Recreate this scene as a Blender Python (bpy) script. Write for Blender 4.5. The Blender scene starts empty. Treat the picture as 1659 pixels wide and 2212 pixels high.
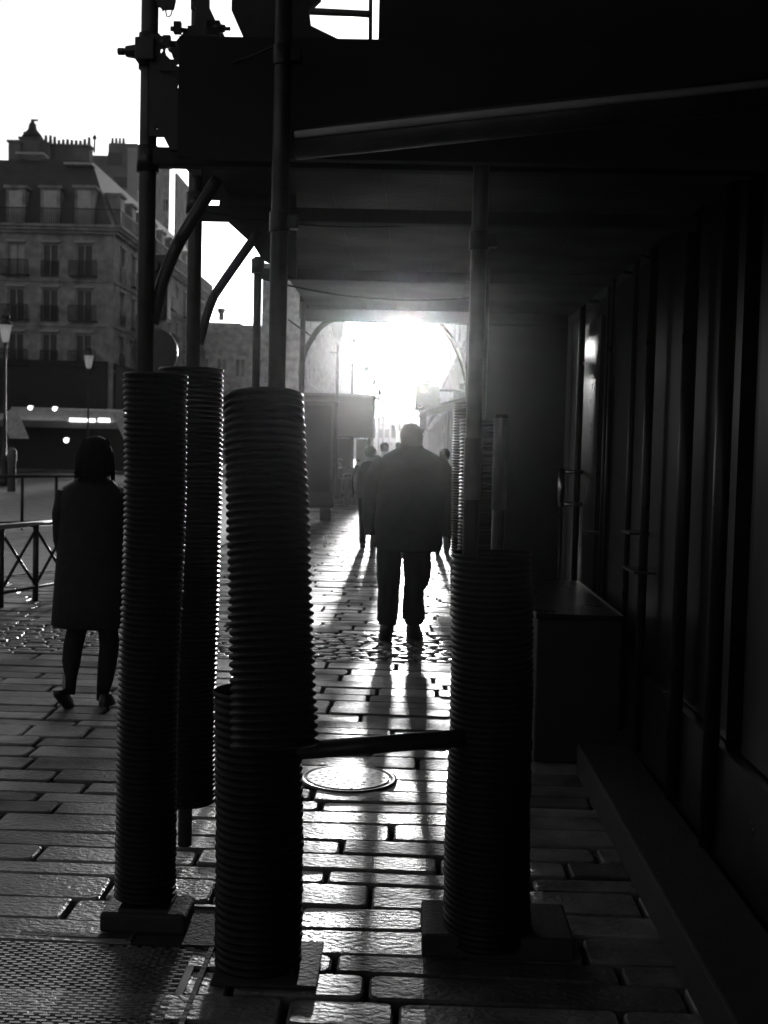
import bpy, bmesh, math, random
from mathutils import Vector, Matrix, Euler
R = math.radians
rnd = random.Random(7)
S = bpy.context.scene
COL = S.collection

# ------------------------------------------------------------------ camera
FPX = 2550.0; CX, CY = 829.5, 1106.0; EYE = 1.59
cam_d = bpy.data.cameras.new('camera'); cam = bpy.data.objects.new('camera', cam_d); COL.objects.link(cam)
cam_d.sensor_fit = 'VERTICAL'; cam_d.sensor_height = 36.0; cam_d.sensor_width = 27.0
cam_d.lens = 36.0 * FPX / 2212.0
cam_d.clip_start = 0.05; cam_d.clip_end = 3000
ROLL = R(1.45)
CM = Matrix.Rotation(R(1.238), 3, 'Z') @ Matrix.Rotation(R(90 - 3.04), 3, 'X') @ Matrix.Rotation(ROLL, 3, 'Z')
cam.matrix_world = Matrix.Translation((0, 0, EYE)) @ CM.to_4x4()
cam_d.dof.use_dof = True; cam_d.dof.focus_distance = 4.6; cam_d.dof.aperture_fstop = 5.0
S.camera = cam

def at(px, py, Y):
    d = CM @ Vector(((px - CX) / FPX, -(py - CY) / FPX, -1)); t = Y / d.y
    return Vector((d.x * t, Y, EYE + d.z * t))
def gnd(px, py):
    d = CM @ Vector(((px - CX) / FPX, -(py - CY) / FPX, -1)); t = -EYE / d.z
    return Vector((d.x * t, d.y * t, 0))

# ------------------------------------------------------------------ light
SUN_EL, SUN_AZ = 5.0, -0.5         # degrees above horizon, degrees right of +Y
w = bpy.data.worlds.new('World'); S.world = w; w.use_nodes = True
nt = w.node_tree; nt.nodes.clear()
sky = nt.nodes.new('ShaderNodeTexSky'); sky.sky_type = 'NISHITA'; sky.sun_disc = False
sky.sun_elevation = R(SUN_EL); sky.sun_rotation = R(SUN_AZ)
sky.air_density = 1.0; sky.dust_density = 3.0
bw = nt.nodes.new('ShaderNodeRGBToBW'); bg = nt.nodes.new('ShaderNodeBackground'); wo = nt.nodes.new('ShaderNodeOutputWorld')
bg.inputs[1].default_value = 0.12
nt.links.new(sky.outputs[0], bw.inputs[0]); nt.links.new(bw.outputs[0], bg.inputs[0]); nt.links.new(bg.outputs[0], wo.inputs[0])
sl = bpy.data.lights.new('sun', 'SUN'); sl.energy = 4.0; sl.angle = R(2.0); sl.color = (1, 1, 1)
so = bpy.data.objects.new('sun', sl); COL.objects.link(so); so.location = (0, 60, 30)
sd = Vector((math.sin(R(SUN_AZ)) * math.cos(R(SUN_EL)), math.cos(R(SUN_AZ)) * math.cos(R(SUN_EL)), math.sin(R(SUN_EL))))
so.rotation_euler = sd.to_track_quat('Z', 'Y').to_euler()
S.view_settings.view_transform = 'Standard'; S.view_settings.look = 'None'
S.view_settings.exposure = 0.6; S.view_settings.gamma = 1.0
S.cycles.max_bounces = 6; S.cycles.diffuse_bounces = 3; S.cycles.glossy_bounces = 3
S.cycles.transmission_bounces = 3; S.cycles.volume_bounces = 0; S.cycles.transparent_max_bounces = 8
S.cycles.sample_clamp_indirect = 4.0
S.cycles.use_adaptive_sampling = False
S.cycles.use_denoising = True

# ------------------------------------------------------------------ materials (black and white place)
def mat(name, v, rough=0.6, metal=0.0, nscale=8.0, namt=0.25, bump=0.0, bscale=60.0, emit=0.0, spec=0.5, rvar=0.0, stretch=None, attr=False):
    m = bpy.data.materials.new(name); m.use_nodes = True; t = m.node_tree; p = t.nodes['Principled BSDF']
    tc = t.nodes.new('ShaderNodeTexCoord')
    n = t.nodes.new('ShaderNodeTexNoise'); n.inputs['Scale'].default_value = nscale; n.inputs['Detail'].default_value = 5
    t.links.new(tc.outputs['Object'], n.inputs['Vector'])
    mr = t.nodes.new('ShaderNodeMapRange'); mr.inputs[1].default_value = 0.3; mr.inputs[2].default_value = 0.7
    mr.inputs[3].default_value = v * (1 - namt); mr.inputs[4].default_value = v * (1 + namt)
    t.links.new(n.outputs['Fac'], mr.inputs[0]); t.links.new(mr.outputs[0], p.inputs['Base Color'])
    p.inputs['Metallic'].default_value = metal; p.inputs['Roughness'].default_value = rough
    p.inputs['Specular IOR Level'].default_value = spec
    if rvar:
        m2 = t.nodes.new('ShaderNodeMapRange'); m2.inputs[1].default_value = 0.35; m2.inputs[2].default_value = 0.65
        m2.inputs[3].default_value = max(0.03, rough - rvar); m2.inputs[4].default_value = rough + rvar
        n2 = t.nodes.new('ShaderNodeTexNoise'); n2.inputs['Scale'].default_value = nscale * 0.6; n2.inputs['Detail'].default_value = 4
        t.links.new(tc.outputs['Object'], n2.inputs['Vector'])
        t.links.new(n2.outputs['Fac'], m2.inputs[0]); t.links.new(m2.outputs[0], p.inputs['Roughness'])
    if attr:                                    # every slab has its own tone and its own polish
        at_ = t.nodes.new('ShaderNodeAttribute'); at_.attribute_name = 'tone'
        mm = t.nodes.new('ShaderNodeMath'); mm.operation = 'MULTIPLY'; m3 = t.nodes.new('ShaderNodeMapRange'); m3.inputs[3].default_value = 0.5; m3.inputs[4].default_value = 1.5
        t.links.new(at_.outputs['Fac'], m3.inputs[0]); t.links.new(mr.outputs[0], mm.inputs[0]); t.links.new(m3.outputs[0], mm.inputs[1]); t.links.new(mm.outputs[0], p.inputs['Base Color'])
        ma = t.nodes.new('ShaderNodeMath'); ma.operation = 'ADD'; m4 = t.nodes.new('ShaderNodeMapRange'); m4.inputs[3].default_value = 0.10; m4.inputs[4].default_value = -0.10
        t.links.new(at_.outputs['Fac'], m4.inputs[0]); t.links.new(m2.outputs[0], ma.inputs[0]); t.links.new(m4.outputs[0], ma.inputs[1]); t.links.new(ma.outputs[0], p.inputs['Roughness'])
    if bump:
        n3 = t.nodes.new('ShaderNodeTexNoise'); n3.inputs['Scale'].default_value = bscale; n3.inputs['Detail'].default_value = 6
        if stretch:
            mp = t.nodes.new('ShaderNodeMapping'); mp.inputs['Scale'].default_value = stretch
            t.links.new(tc.outputs['Object'], mp.inputs['Vector']); t.links.new(mp.outputs[0], n3.inputs['Vector'])
        else: t.links.new(tc.outputs['Object'], n3.inputs['Vector'])
        b = t.nodes.new('ShaderNodeBump'); b.inputs['Strength'].default_value = bump; b.inputs['Distance'].default_value = 0.01
        t.links.new(n3.outputs['Fac'], b.inputs['Height']); t.links.new(b.outputs[0], p.inputs['Normal'])
    if emit:
        p.inputs['Emission Color'].default_value = (1, 1, 1, 1); p.inputs['Emission Strength'].default_value = emit
    return m
M = dict(
    slab=mat('wet_granite', 0.17, 0.46, nscale=5, namt=0.5, spec=0.2, bump=1.0, bscale=55, rvar=0.12, stretch=(.7,1,1), attr=True),
    sett=mat('wet_sett', 0.08, 0.32, nscale=9, namt=0.4, bump=0.35, bscale=60, rvar=0.1),
    joint=mat('joint_mortar', 0.07, 0.8, nscale=30, bump=0.4),
    asphalt=mat('asphalt', 0.05, 0.42, nscale=5, bump=0.5, bscale=160, rvar=0.08),
    kerb=mat('kerb_granite', 0.16, 0.45, nscale=12, bump=0.2),
    tube=mat('scaffold_tube', 0.06, 0.45, metal=0.6, nscale=14, rvar=0.1),
    deck=mat('tarred_deck', 0.03, 0.6, nscale=4, rvar=0.08, bump=0.3, bscale=30, spec=.35),
    plank=mat('dark_plank', 0.035, 0.62, nscale=6, bump=0.3, bscale=30),
    board=mat('dark_board', 0.02, 0.75, nscale=5),
    pipe=mat('painted_beam', 0.05, 0.4, nscale=10),
    rubber=mat('black_plastic', 0.007, 0.42, nscale=5, namt=.15, spec=0.14),
    pale=mat('pale_wrap', 0.16, 0.6, nscale=12),
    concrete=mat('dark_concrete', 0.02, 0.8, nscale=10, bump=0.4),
    steel=mat('worn_steel', 0.4, 0.30, metal=0.9, nscale=9, namt=0.3, rvar=0.08),
    iron=mat('cast_iron', 0.05, 0.35, metal=0.7, nscale=9, rvar=0.1),
    shop=mat('dark_gloss_paint', 0.012, 0.32, nscale=6, rvar=0.05, spec=0.3),
    shopglass=mat('dark_shop_glass', 0.008, 0.3, nscale=3, spec=.3),
    stone=mat('lime_stone', 0.28, 0.85, nscale=1.6, namt=0.45, bump=0.3, bscale=6),
    stone2=mat('weathered_stone', 0.15, 0.85, nscale=0.7, namt=0.35),
    pal_stone=mat('light_render', 0.38, 0.85, nscale=0.5, namt=0.15),
    zinc=mat('zinc_roof', 0.06, 0.6, nscale=1.5, namt=0.3),
    glass=mat('window_glass', 0.015, 0.3, nscale=1.0),
    blind=mat('pale_blind', 0.5, 0.8, nscale=3, namt=0.15),
    ironb=mat('balcony_iron', 0.012, 0.6, nscale=4),
    canvas=mat('pale_canvas', 0.45, 0.8, nscale=4),
    lit=mat('lit_strip', 0.8, 0.5, emit=2.2, namt=0.05),
    black=mat('black_cloth', 0.015, 0.9, nscale=25, bump=0.3, spec=0.2),
    coat=mat('dark_coat', 0.022, 0.85, nscale=18, bump=0.4, bscale=90, spec=0.25),
    trouser=mat('dark_trouser', 0.018, 0.85, nscale=18, bump=0.3, spec=0.2),
    skin=mat('skin', 0.22, 0.5, nscale=20, namt=0.1),
    hair=mat('dark_hair', 0.012, 0.85, nscale=40, bump=0.6, bscale=200, spec=.12),
    leather=mat('black_leather', 0.015, 0.35, nscale=30),
    shirt=mat('pale_shirt', 0.5, 0.8, nscale=20, namt=0.1),
    metalw=mat('bright_metal', 0.6, 0.2, metal=1.0, nscale=9, namt=0.1),
    paint=mat('dark_green_paint', 0.03, 0.45, nscale=8),
)
# lantern glass: frosted, lets the low light through
gm = bpy.data.materials.new('frosted_glass'); gm.use_nodes = True; t = gm.node_tree; t.nodes.clear()
o_ = t.nodes.new('ShaderNodeOutputMaterial'); tr = t.nodes.new('ShaderNodeBsdfTranslucent'); df = t.nodes.new('ShaderNodeBsdfDiffuse')
mx = t.nodes.new('ShaderNodeMixShader'); nn = t.nodes.new('ShaderNodeTexNoise'); nn.inputs['Scale'].default_value = 6
cr = t.nodes.new('ShaderNodeMapRange'); cr.inputs[3].default_value = 0.75; cr.inputs[4].default_value = 0.92
t.links.new(nn.outputs['Fac'], cr.inputs[0]); t.links.new(cr.outputs[0], tr.inputs[0]); t.links.new(cr.outputs[0], df.inputs[0])
t.links.new(df.outputs[0], mx.inputs[1]); t.links.new(tr.outputs[0], mx.inputs[2]); mx.inputs[0].default_value = 0.7
t.links.new(mx.outputs[0], o_.inputs[0]); M['frost'] = gm

# ------------------------------------------------------------------ helpers
class MB:
    def __init__(s): s.b = bmesh.new()
    def face(s, pts, smooth=False):
        f = s.b.faces.new([s.b.verts.new(p) for p in pts]); f.smooth = smooth; return f
    def hexa(s, c):
        v = [s.b.verts.new(p) for p in c]
        for q in ((0,3,2,1),(4,5,6,7),(0,1,5,4),(1,2,6,5),(2,3,7,6),(3,0,4,7)): s.b.faces.new([v[k] for k in q])
        return s
    def box(s, x0, x1, y0, y1, z0, z1):
        return s.hexa([(x0,y0,z0),(x1,y0,z0),(x1,y1,z0),(x0,y1,z0),(x0,y0,z1),(x1,y0,z1),(x1,y1,z1),(x0,y1,z1)])
    def obox(s, O, U, N, u0, u1, n0, n1, z0, z1):
        f = lambda u, n, z: Vector((O[0] + U[0]*u + N[0]*n, O[1] + U[1]*u + N[1]*n, O[2] + z))
        return s.hexa([f(u0,n0,z0),f(u1,n0,z0),f(u1,n1,z0),f(u0,n1,z0),f(u0,n0,z1),f(u1,n0,z1),f(u1,n1,z1),f(u0,n1,z1)])
    def path(s, pts, rad, seg=12, flat=1.0, cap=True, smooth=True, up=None):
        pts = [Vector(p) for p in pts]; n = len(pts)
        if not isinstance(rad, (list, tuple)): rad = [rad] * n
        rings = []; ref = None
        for k, p in enumerate(pts):
            d = (pts[min(k+1, n-1)] - pts[max(k-1, 0)]).normalized()
            if ref is None:
                ref = Vector(up) if up else (Vector((1, 0, 0)) if abs(d.x) < 0.9 else Vector((0, 1, 0)))
            a = (ref - d * ref.dot(d)).normalized(); ref = a; c = d.cross(a)
            rings.append([s.b.verts.new(p + (a * math.cos(2*math.pi*i/seg) + c * math.sin(2*math.pi*i/seg) * flat) * rad[k]) for i in range(seg)])
        for r0, r1 in zip(rings, rings[1:]):
            for i in range(seg):
                f = s.b.faces.new((r0[i], r0[(i+1) % seg], r1[(i+1) % seg], r1[i])); f.smooth = smooth
        if cap:
            s.b.faces.new(rings[0][::-1]); s.b.faces.new(rings[-1])
        return s
    def loft(s, rings, seg=24, noise=0.0, seed=1, square=0.0):
        if noise > .018 and len(rings) > 3:
            fine = []
            for r0, r1 in zip(rings, rings[1:]):
                fine += [tuple(a + (c-a)*k/4 for a, c in zip(r0, r1)) for k in range(4)]
            rings = fine + [rings[-1]]
        rr = random.Random(seed); ph = [rr.uniform(0, 6.28) for _ in range(6)]; R_ = []
        for k, (cx, cy, cz, rx, ry) in enumerate(rings):
            row = []
            for i in range(seg):
                a = 2*math.pi*i/seg; ca, sa = math.cos(a), math.sin(a)
                e = 1 - square * 0.5
                ca2 = math.copysign(abs(ca)**e, ca); sa2 = math.copysign(abs(sa)**e, sa)
                q = 1 + noise * (math.sin(3*a + ph[0] + cz*9) * 0.5 + math.sin(7*a + ph[1] - cz*14) * 0.35 + math.sin(cz*31 + ph[2] + 2*a) * 0.45 + math.sin(cz*67 + ph[3] + 3*a) * 0.3 * math.sin(cz*11 + ph[4]))
                row.append(s.b.verts.new((cx + rx*ca2*q, cy + ry*sa2*q, cz)))
            R_.append(row)
        for r0, r1 in zip(R_, R_[1:]):
            for i in range(seg):
                f = s.b.faces.new((r0[i], r0[(i+1) % seg], r1[(i+1) % seg], r1[i])); f.smooth = True
        s.b.faces.new(R_[0][::-1]); s.b.faces.new(R_[-1]); return s
    def lathe(s, prof, c=(0,0,0), seg=20, smooth=True):
        return s.loft([(c[0], c[1], c[2] + z, r, r) for r, z in prof], seg)
    def sphere(s, c, rx, ry=None, rz=None, seg=14):
        ry = ry or rx; rz = rz or rx; n = 8
        return s.loft([(c[0], c[1], c[2] - rz*math.cos(math.pi*k/n), max(rx*math.sin(math.pi*k/n), 1e-4), max(ry*math.sin(math.pi*k/n), 1e-4)) for k in range(n+1)], seg)
    def plate(s, outer, holes, thick):
        """flat plate lying in an x-z plane with holes, thickened along y"""
        es = []; b = s.b
        for loop in [outer] + holes:
            vs = [b.verts.new(p) for p in loop]
            es += [b.edges.new((vs[k], vs[(k+1) % len(vs)])) for k in range(len(vs))]
        r = bmesh.ops.triangle_fill(b, edges=es, use_beauty=True)
        fs = [g for g in r['geom'] if isinstance(g, bmesh.types.BMFace)]
        e = bmesh.ops.extrude_face_region(b, geom=fs)
        bmesh.ops.translate(b, verts=[g for g in e['geom'] if isinstance(g, bmesh.types.BMVert)], vec=(0, thick, 0))
        return s
    def shift(s, v):
        bmesh.ops.translate(s.b, verts=s.b.verts[:], vec=v); return s
    def build(s, name, m, parent=None, bevel=0.0, rel=True):
        bmesh.ops.recalc_face_normals(s.b, faces=s.b.faces[:])
        if parent is not None and rel:
            bmesh.ops.translate(s.b, verts=s.b.verts[:], vec=-wpos(parent))
        me = bpy.data.meshes.new(name); s.b.to_mesh(me); s.b.free(); me.materials.append(m)
        o = bpy.data.objects.new(name, me); COL.objects.link(o)
        if parent is not None: o.parent = parent
        if bevel:
            bv = o.modifiers.new('bevel', 'BEVEL'); bv.width = bevel; bv.segments = 2; bv.limit_method = 'ANGLE'
        return o
def wpos(o):
    p = Vector(o.location)
    while o.parent: o = o.parent; p += Vector(o.location)
    return p
def tag(o, label=None, cat=None, group=None, kind=None):
    if label: o['label'] = label
    if cat: o['category'] = cat
    if group: o['group'] = group
    if kind: o['kind'] = kind
    return o
def thing(name, loc, label, cat, group=None):
    o = bpy.data.objects.new(name, None); o.location = loc; o.empty_display_size = 0.2; COL.objects.link(o)
    return tag(o, label, cat, group)
def copy_tree(o, parent=None):
    c = o.copy(); COL.objects.link(c)
    if parent is not None: c.parent = parent
    for ch in [q for q in bpy.data.objects if q.parent == o]: copy_tree(ch, c)
    return c

# ================================================================== SETTING
g = MB(); g.face([(-900,-60,-0.06),(900,-60,-0.06),(900,2500,-0.06),(-900,2500,-0.06)])
tag(g.build('ground', M['joint']), kind='structure')
KX = -2.95                                   # kerb line further down the street
def left_edge(y):                            # the pavement widens at the street corner
    if y < 12.6: return -5.2
    if y < 17: return -5.2 + (y - 12.6) / 4.4 * (5.2 + KX)
    return KX
# carriageway
g = MB(); g.face([(-70,-40,-0.030),(KX,-40,-0.030),(KX,400,-0.030),(-70,400,-0.030)])
tag(g.build('road', M['asphalt']), kind='structure')

def slab(b, x0, x1, y0, y1, z=0.0, skew=0.0, crn=0.03):
    g_ = 0.004
    x0 += g_; x1 -= g_; y0 += g_; y1 -= g_
    tx, ty = rnd.uniform(-0.010, 0.010), rnd.uniform(-0.028, 0.028); dz = rnd.uniform(-0.004, 0.004)
    x0 += rnd.uniform(0, .008); x1 -= rnd.uniform(0, .008); y0 += rnd.uniform(0, .004); y1 -= rnd.uniform(0, .004)
    xm, ym = (x0+x1)/2, (y0+y1)/2
    def ring(ins, zz):
        c = crn; pts = []
        a0, a1, b0, b1 = x0+ins, x1-ins, y0+ins, y1-ins
        for (px_, py_, sx, sy) in ((a0,b0,1,1),(a1,b0,-1,1),(a1,b1,-1,-1),(a0,b1,1,-1)):
            q = [(px_ + sx*c, py_), (px_ + sx*c*0.3, py_ + sy*c*0.3), (px_, py_ + sy*c)]
            if (sx, sy) in ((-1,1),(1,-1)): pass
            else: q = q[::-1]
            pts += q
        return [b.verts.new((p[0] + skew*(p[1]-ym), p[1], z + dz + zz + (p[0]-xm)*tx + (p[1]-ym)*ty)) for p in pts]
    r0, r1, r2 = ring(0, -0.05), ring(0.002, -0.007), ring(0.009, 0.0)
    tone = rnd.random(); fs = []
    for a, c in ((r0, r1), (r1, r2)):
        for i in range(12): fs.append(b.faces.new((a[i], a[(i+1) % 12], c[(i+1) % 12], c[i])))
    fs.append(b.faces.new(r2))
    tl = b.faces.layers.float.get('tone')
    for f in fs: f[tl] = tone

SETT0, SETT1 = 8.8, 10.1
b = bmesh.new(); b.faces.layers.float.new('tone'); y = 2.0
while y < 60:
    pitch = rnd.choice((0.14, 0.17, 0.19, 0.22, 0.25)) if y < 30 else 0.4
    if y < SETT0 and y + pitch > SETT0 - 0.08: pitch = SETT0 - y
    if abs(y - SETT0) < 1e-6: y = SETT1; continue
    x = left_edge(y + pitch/2) + rnd.uniform(0, 0.05) - (0 if y < 17 else 0)
    while x < 1.12:
        L = rnd.uniform(0.3, 0.95) if y < 30 else rnd.uniform(1.0, 2.0)
        x1 = min(x + L, 1.12)
        if 1.12 - x1 < 0.25: x1 = 1.12
        if not (y < 3.72 and x1 < -0.55 and x < -0.6): slab(b, x, x1, y, y + pitch, skew=0.0, crn=rnd.uniform(0.008, 0.028))
        x = x1
    y += pitch
me = bpy.data.meshes.new('pavement'); bmesh.ops.recalc_face_normals(b, faces=b.faces[:]); b.to_mesh(me); b.free(); me.materials.append(M['slab'])
o = bpy.data.objects.new('pavement', me); COL.objects.link(o); tag(o, kind='structure')
# band of small setts crossing the pavement
b = bmesh.new(); y = SETT0; r_ = 0
while y < SETT1 - 0.05:
    x = -5.2 + (0.07 if r_ % 2 else 0)
    while x < 1.1:
        ww = rnd.uniform(0.12, 0.2); dz = rnd.uniform(-0.006, 0.004); cx, cy = x + ww/2, y + 0.05
        cx += rnd.uniform(-.008, .008); wig = 0.02 * math.sin(x * 5)
        rows = []
        for ins, zz in ((0.004, -0.05), (0.006, -0.016), (0.018, -0.004), (0.04, 0.002)):
            rows.append([b.verts.new((cx + sx*(ww/2 - ins) , cy + wig + sy*(0.05 - ins), zz + dz)) for sx, sy in ((-1,-1),(1,-1),(1,1),(-1,1))])
        for a, c in zip(rows, rows[1:]):
            for i in range(4):
                f = b.faces.new((a[i], a[(i+1) % 4], c[(i+1) % 4], c[i])); f.smooth = True
        f = b.faces.new(rows[-1]); f.smooth = True
        x += ww
    y += 0.1; r_ += 1
me = bpy.data.meshes.new('cobble_band'); bmesh.ops.recalc_face_normals(b, faces=b.faces[:]); b.to_mesh(me); b.free(); me.materials.append(M['sett'])
o = bpy.data.objects.new('cobble_band', me); COL.objects.link(o); tag(o, kind='structure')
g = MB(); g.hexa([(-5.34,-2,-.05),(-5.2,-2,-.05),(-5.2,12.6,-.05),(-5.34,12.6,-.05),(-5.34,-2,.005),(-5.2,-2,.005),(-5.2,12.6,.005),(-5.34,12.6,.005)])
g.hexa([(-5.34,12.61,-.05),(-5.2,12.61,-.05),(KX,17,-.05),(KX-.14,17,-.05),(-5.34,12.61,.005),(-5.2,12.61,.005),(KX,17,.005),(KX-.14,17,.005)])
g.hexa([(KX-.14,17.01,-.05),(KX,17.01,-.05),(KX,260,-.05),(KX-.14,260,-.05),(KX-.14,17.01,.005),(KX,17.01,.005),(KX,260,.005),(KX-.14,260,.005)])
tag(g.build('kerb', M['kerb']), kind='structure')
g = MB(); g.box(KX+.01, 1.12, 60, 260, -.05, 0.0); tag(g.build('far_pavement', M['slab']), kind='structure')
g = MB(); g.box(-60, -8.6, 60, 260, -.05, 0.06); g.box(-60,-19,28,60,-.05,.06)
tag(g.build('opposite_pavement', M['slab']), kind='structure')

# iron manhole cover in the walkway
mc = gnd(752, 1683)
t = thing('manhole_cover', (mc.x, mc.y, 0), 'round worn iron manhole cover shining in the wet paving of the walkway', 'manhole cover')
g = MB(); g.lathe([(0.235, -0.01), (0.235, 0.007), (0.222, 0.008), (0.212, 0.008), (0.208, 0.004)], (mc.x, mc.y, 0), 40); g.build('rim', M['iron'], t)
g = MB(); g.lathe([(0.2, -0.01), (0.2, 0.009), (0.196, 0.0105)], (mc.x, mc.y, 0), 40)
for k in range(60):
    a = k * 2.4; r = 0.02 + 0.165 * math.sqrt(k/60)
    xx, yy = mc.x + r*math.cos(a), mc.y + r*math.sin(a); g.box(xx-.009, xx+.009, yy-.005, yy+.005, 0.010, 0.012)
g.build('lid', M['steel'], t)

# ribbed steel hatch at the photographer's feet
t = thing('ribbed_metal_plate', (-1.6, 3.3, 0), 'ribbed steel grip plate let into the paving in front of the scaffold foot', 'floor plate')
g = MB(); g.box(-2.4, -0.62, 2.2, 3.68, -0.02, 0.0); g.build('plate', M['iron'], t, rel=True)
g = MB()
for j in range(90):
    for i in range(38):
        xx = -2.36 + i*0.045 + (0.0225 if j % 2 else 0); yy = 2.25 + j*0.0155
        if xx > -0.66: continue
        g.box(xx, xx+.030, yy, yy+.0065, -0.001, 0.004)
g.build('grip_ribs', M['steel'], t)
g = MB(); g.box(-2.44,-0.58,3.684,3.715,-.02,.006); g.box(-.595,-.58,2.2,3.68,-.02,.006); g.build('frame', M['concrete'], t)

# small hatch behind the scaffold foot
a = gnd(330, 1962); 
t = thing('inspection_hatch', (a.x+.25, a.y-.1, 0), 'rectangular metal-edged inspection hatch under the leftmost scaffold foot', 'hatch')
g = MB(); g.box(a.x, a.x+.46, a.y-.3, a.y, 0.001, 0.007); g.build('lid', M['concrete'], t)
g = MB(); g.box(a.x-.02, a.x+.48, a.y+.002, a.y+.016, 0.001, 0.012); g.box(a.x-.02, a.x-.004, a.y-.3, a.y, 0.001, 0.012); g.box(a.x+.464, a.x+.48, a.y-.3, a.y, 0.001, 0.012)
g.build('edge_strip', M['steel'], t)

# ================================================================== BUILDINGS
def facade(root, O, U, N, W, H, cols, rows, th=0.35, m='stone', name='wall', win=True, blinds=(), sill=True, rail=True, railrows=None, seed=0):
    rr = random.Random(seed)
    g = MB(); edges = [0.0]
    for uc, ww in cols: edges += [uc - ww/2, uc + ww/2]
    edges.append(W)
    for k in range(0, len(edges), 2):
        if edges[k+1] - edges[k] > 0.02: g.obox(O, U, N, edges[k], edges[k+1], -th, 0, 0, H)
    for uc, ww in cols:
        z = 0.0
        for zb, zt in rows:
            g.obox(O, U, N, uc-ww/2, uc+ww/2, -th, -0.003, z, zb); z = zt
        g.obox(O, U, N, uc-ww/2, uc+ww/2, -th, -0.003, z, H)
    # string courses
    for k, (zb, zt) in enumerate(rows):
        if sill: g.obox(O, U, N, 0, W, 0.002, 0.09, zb-0.42, zb-0.30)
    wl = g.build(name, M[m], root)
    if not win: return wl
    for ri, (zb, zt) in enumerate(rows):
        for ci, (uc, ww) in enumerate(cols):
            f = MB(); h = zt - zb
            f.obox(O, U, N, uc-ww/2, uc-ww/2+.08, -0.22, -0.12, zb, zt); f.obox(O, U, N, uc+ww/2-.08, uc+ww/2, -0.22, -0.12, zb, zt)
            f.obox(O, U, N, uc-.035, uc+.035, -0.21, -0.11, zb, zt); f.obox(O, U, N, uc-ww/2+.08, uc+ww/2-.08, -0.215, -0.125, zt-.08, zt)
            fo = f.build('window', M['pal_stone'], root)
            p = MB(); p.obox(O, U, N, uc-ww/2, uc+ww/2, -0.30, -0.24, zb, zt)
            p.build('pane', M['blind'] if (ri, ci) in blinds else M['glass'], fo)
            if sill:
                s_ = MB(); s_.obox(O, U, N, uc-ww/2-.12, uc+ww/2+.12, 0.004, 0.14, zt+.08, zt+.22); s_.build('lintel', M['pal_stone'], fo)
            if rail and (railrows is None or ri in railrows):
                q = MB(); wd = 0.35 if (ci % 2 == 1) else 0.03; dp = 0.45 if (ci % 2 == 1) else 0.12
                q.obox(O, U, N, uc-ww/2-wd, uc+ww/2+wd, dp-.03, dp, zb+.85, zb+.9); q.obox(O, U, N, uc-ww/2-wd, uc+ww/2+wd, 0.1, dp, zb-.12, zb-.04)
                n_ = int((ww+2*wd)/.11)
                for k in range(n_+1):
                    u = uc-ww/2-wd + k*(ww+2*wd)/n_
                    q.obox(O, U, N, u-.026, u+.026, dp-.028, dp-.002, zb-.04, zb+.85)
                q.build('balcony', M['ironb'], fo)
    return wl

# --- corner apartment house on the left
YF = 75.0
P = lambda x, y, Y=YF: at(x, y, Y)
cor = P(247, 497); XL = cor.x; ZC = cor.z                      # corner, cornice height
x_left = P(-70, 600).x; Wf = XL - x_left
B = thing('apartment_house', (XL, YF, 0), 'stone corner apartment house with mansard roof, dormers and cafe awning, left side', 'building', 'apartment houses around the crossing')
O = Vector((x_left, YF, 0)); U = Vector((1,0,0)); N = Vector((0,-1,0))
colx = [P(x, 600).x - x_left for x in (-40, 35, 108, 182)]
fl = 2.82; rows = []
z_top = P(180, 528).z
for k in range(4):
    zt = z_top - k*fl; rows.append((zt - 1.95, zt))
rows = rows[::-1]
facade(B, O, U, N, Wf - .352, ZC - .3, [(c, 1.05) for c in colx], rows, blinds={(3, 1), (3, 0)}, seed=1)
# side along the street
O2 = Vector((XL, YF, 0)); U2 = Vector((0,1,0)); N2 = Vector((1,0,0))
facade(B, O2, U2, N2, 34, ZC - .3, [(2.2 + 3.0*k, 1.1) for k in range(11)], rows, name='side_wall', rail=True, seed=2)
g = MB()
for dz, d in ((-.3, .25), (-.12, .45), (.06, .6)):
    g.box(x_left, XL + d, YF - d, YF, ZC + dz, ZC + dz + .16); g.box(XL, XL + d, YF + .002, YF + 34, ZC + dz, ZC + dz + .16)
g.build('cornice', M['stone'], B)
ztop = P(150, 332).z
g = MB()
i1 = 1.1
g.hexa([(x_left, YF+.1, ZC), (XL-.1, YF+.1, ZC), (XL-.1, YF+34, ZC), (x_left, YF+34, ZC),
        (x_left, YF+i1+.9, ztop), (XL-i1-.9, YF+i1+.9, ztop), (XL-i1-.9, YF+34, ztop), (x_left, YF+34, ztop)])
rf = g.build('roof', M['zinc'], B)
for k, xx in enumerate((-40, 31, 106, 180)):
    c = P(xx, 420); zt = P(xx, 405).z; zb = ZC + .3
    d = MB(); d.box(c.x-.62, c.x+.62, YF+.25, YF+2.2, zb, zt); d.box(c.x-.75, c.x+.75, YF+.12, YF+2.2, zt+.002, zt+.18)
    dm = d.build('dormer', M['stone'], rf)
    p = MB(); p.box(c.x-.42, c.x+.42, YF+.225, YF+.247, zb+.1, zt-.15); p.build('pane', M['blind'] if k != 0 else M['glass'], dm)
for k in range(9):
    yy = YF + 3 + 3.2*k; zt = P(180, 405).z
    d = MB(); d.box(XL-2.2, XL-.25, yy-.6, yy+.6, ZC+.3, zt); d.box(XL-2.2, XL-.12, yy-.72, yy+.72, zt+.002, zt+.18)
    dm = d.build('dormer', M['stone'], rf)
    p = MB(); p.box(XL-.247, XL-.225, yy-.42, yy+.42, ZC+.4, zt-.15); p.build('pane', M['blind'], dm)
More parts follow.
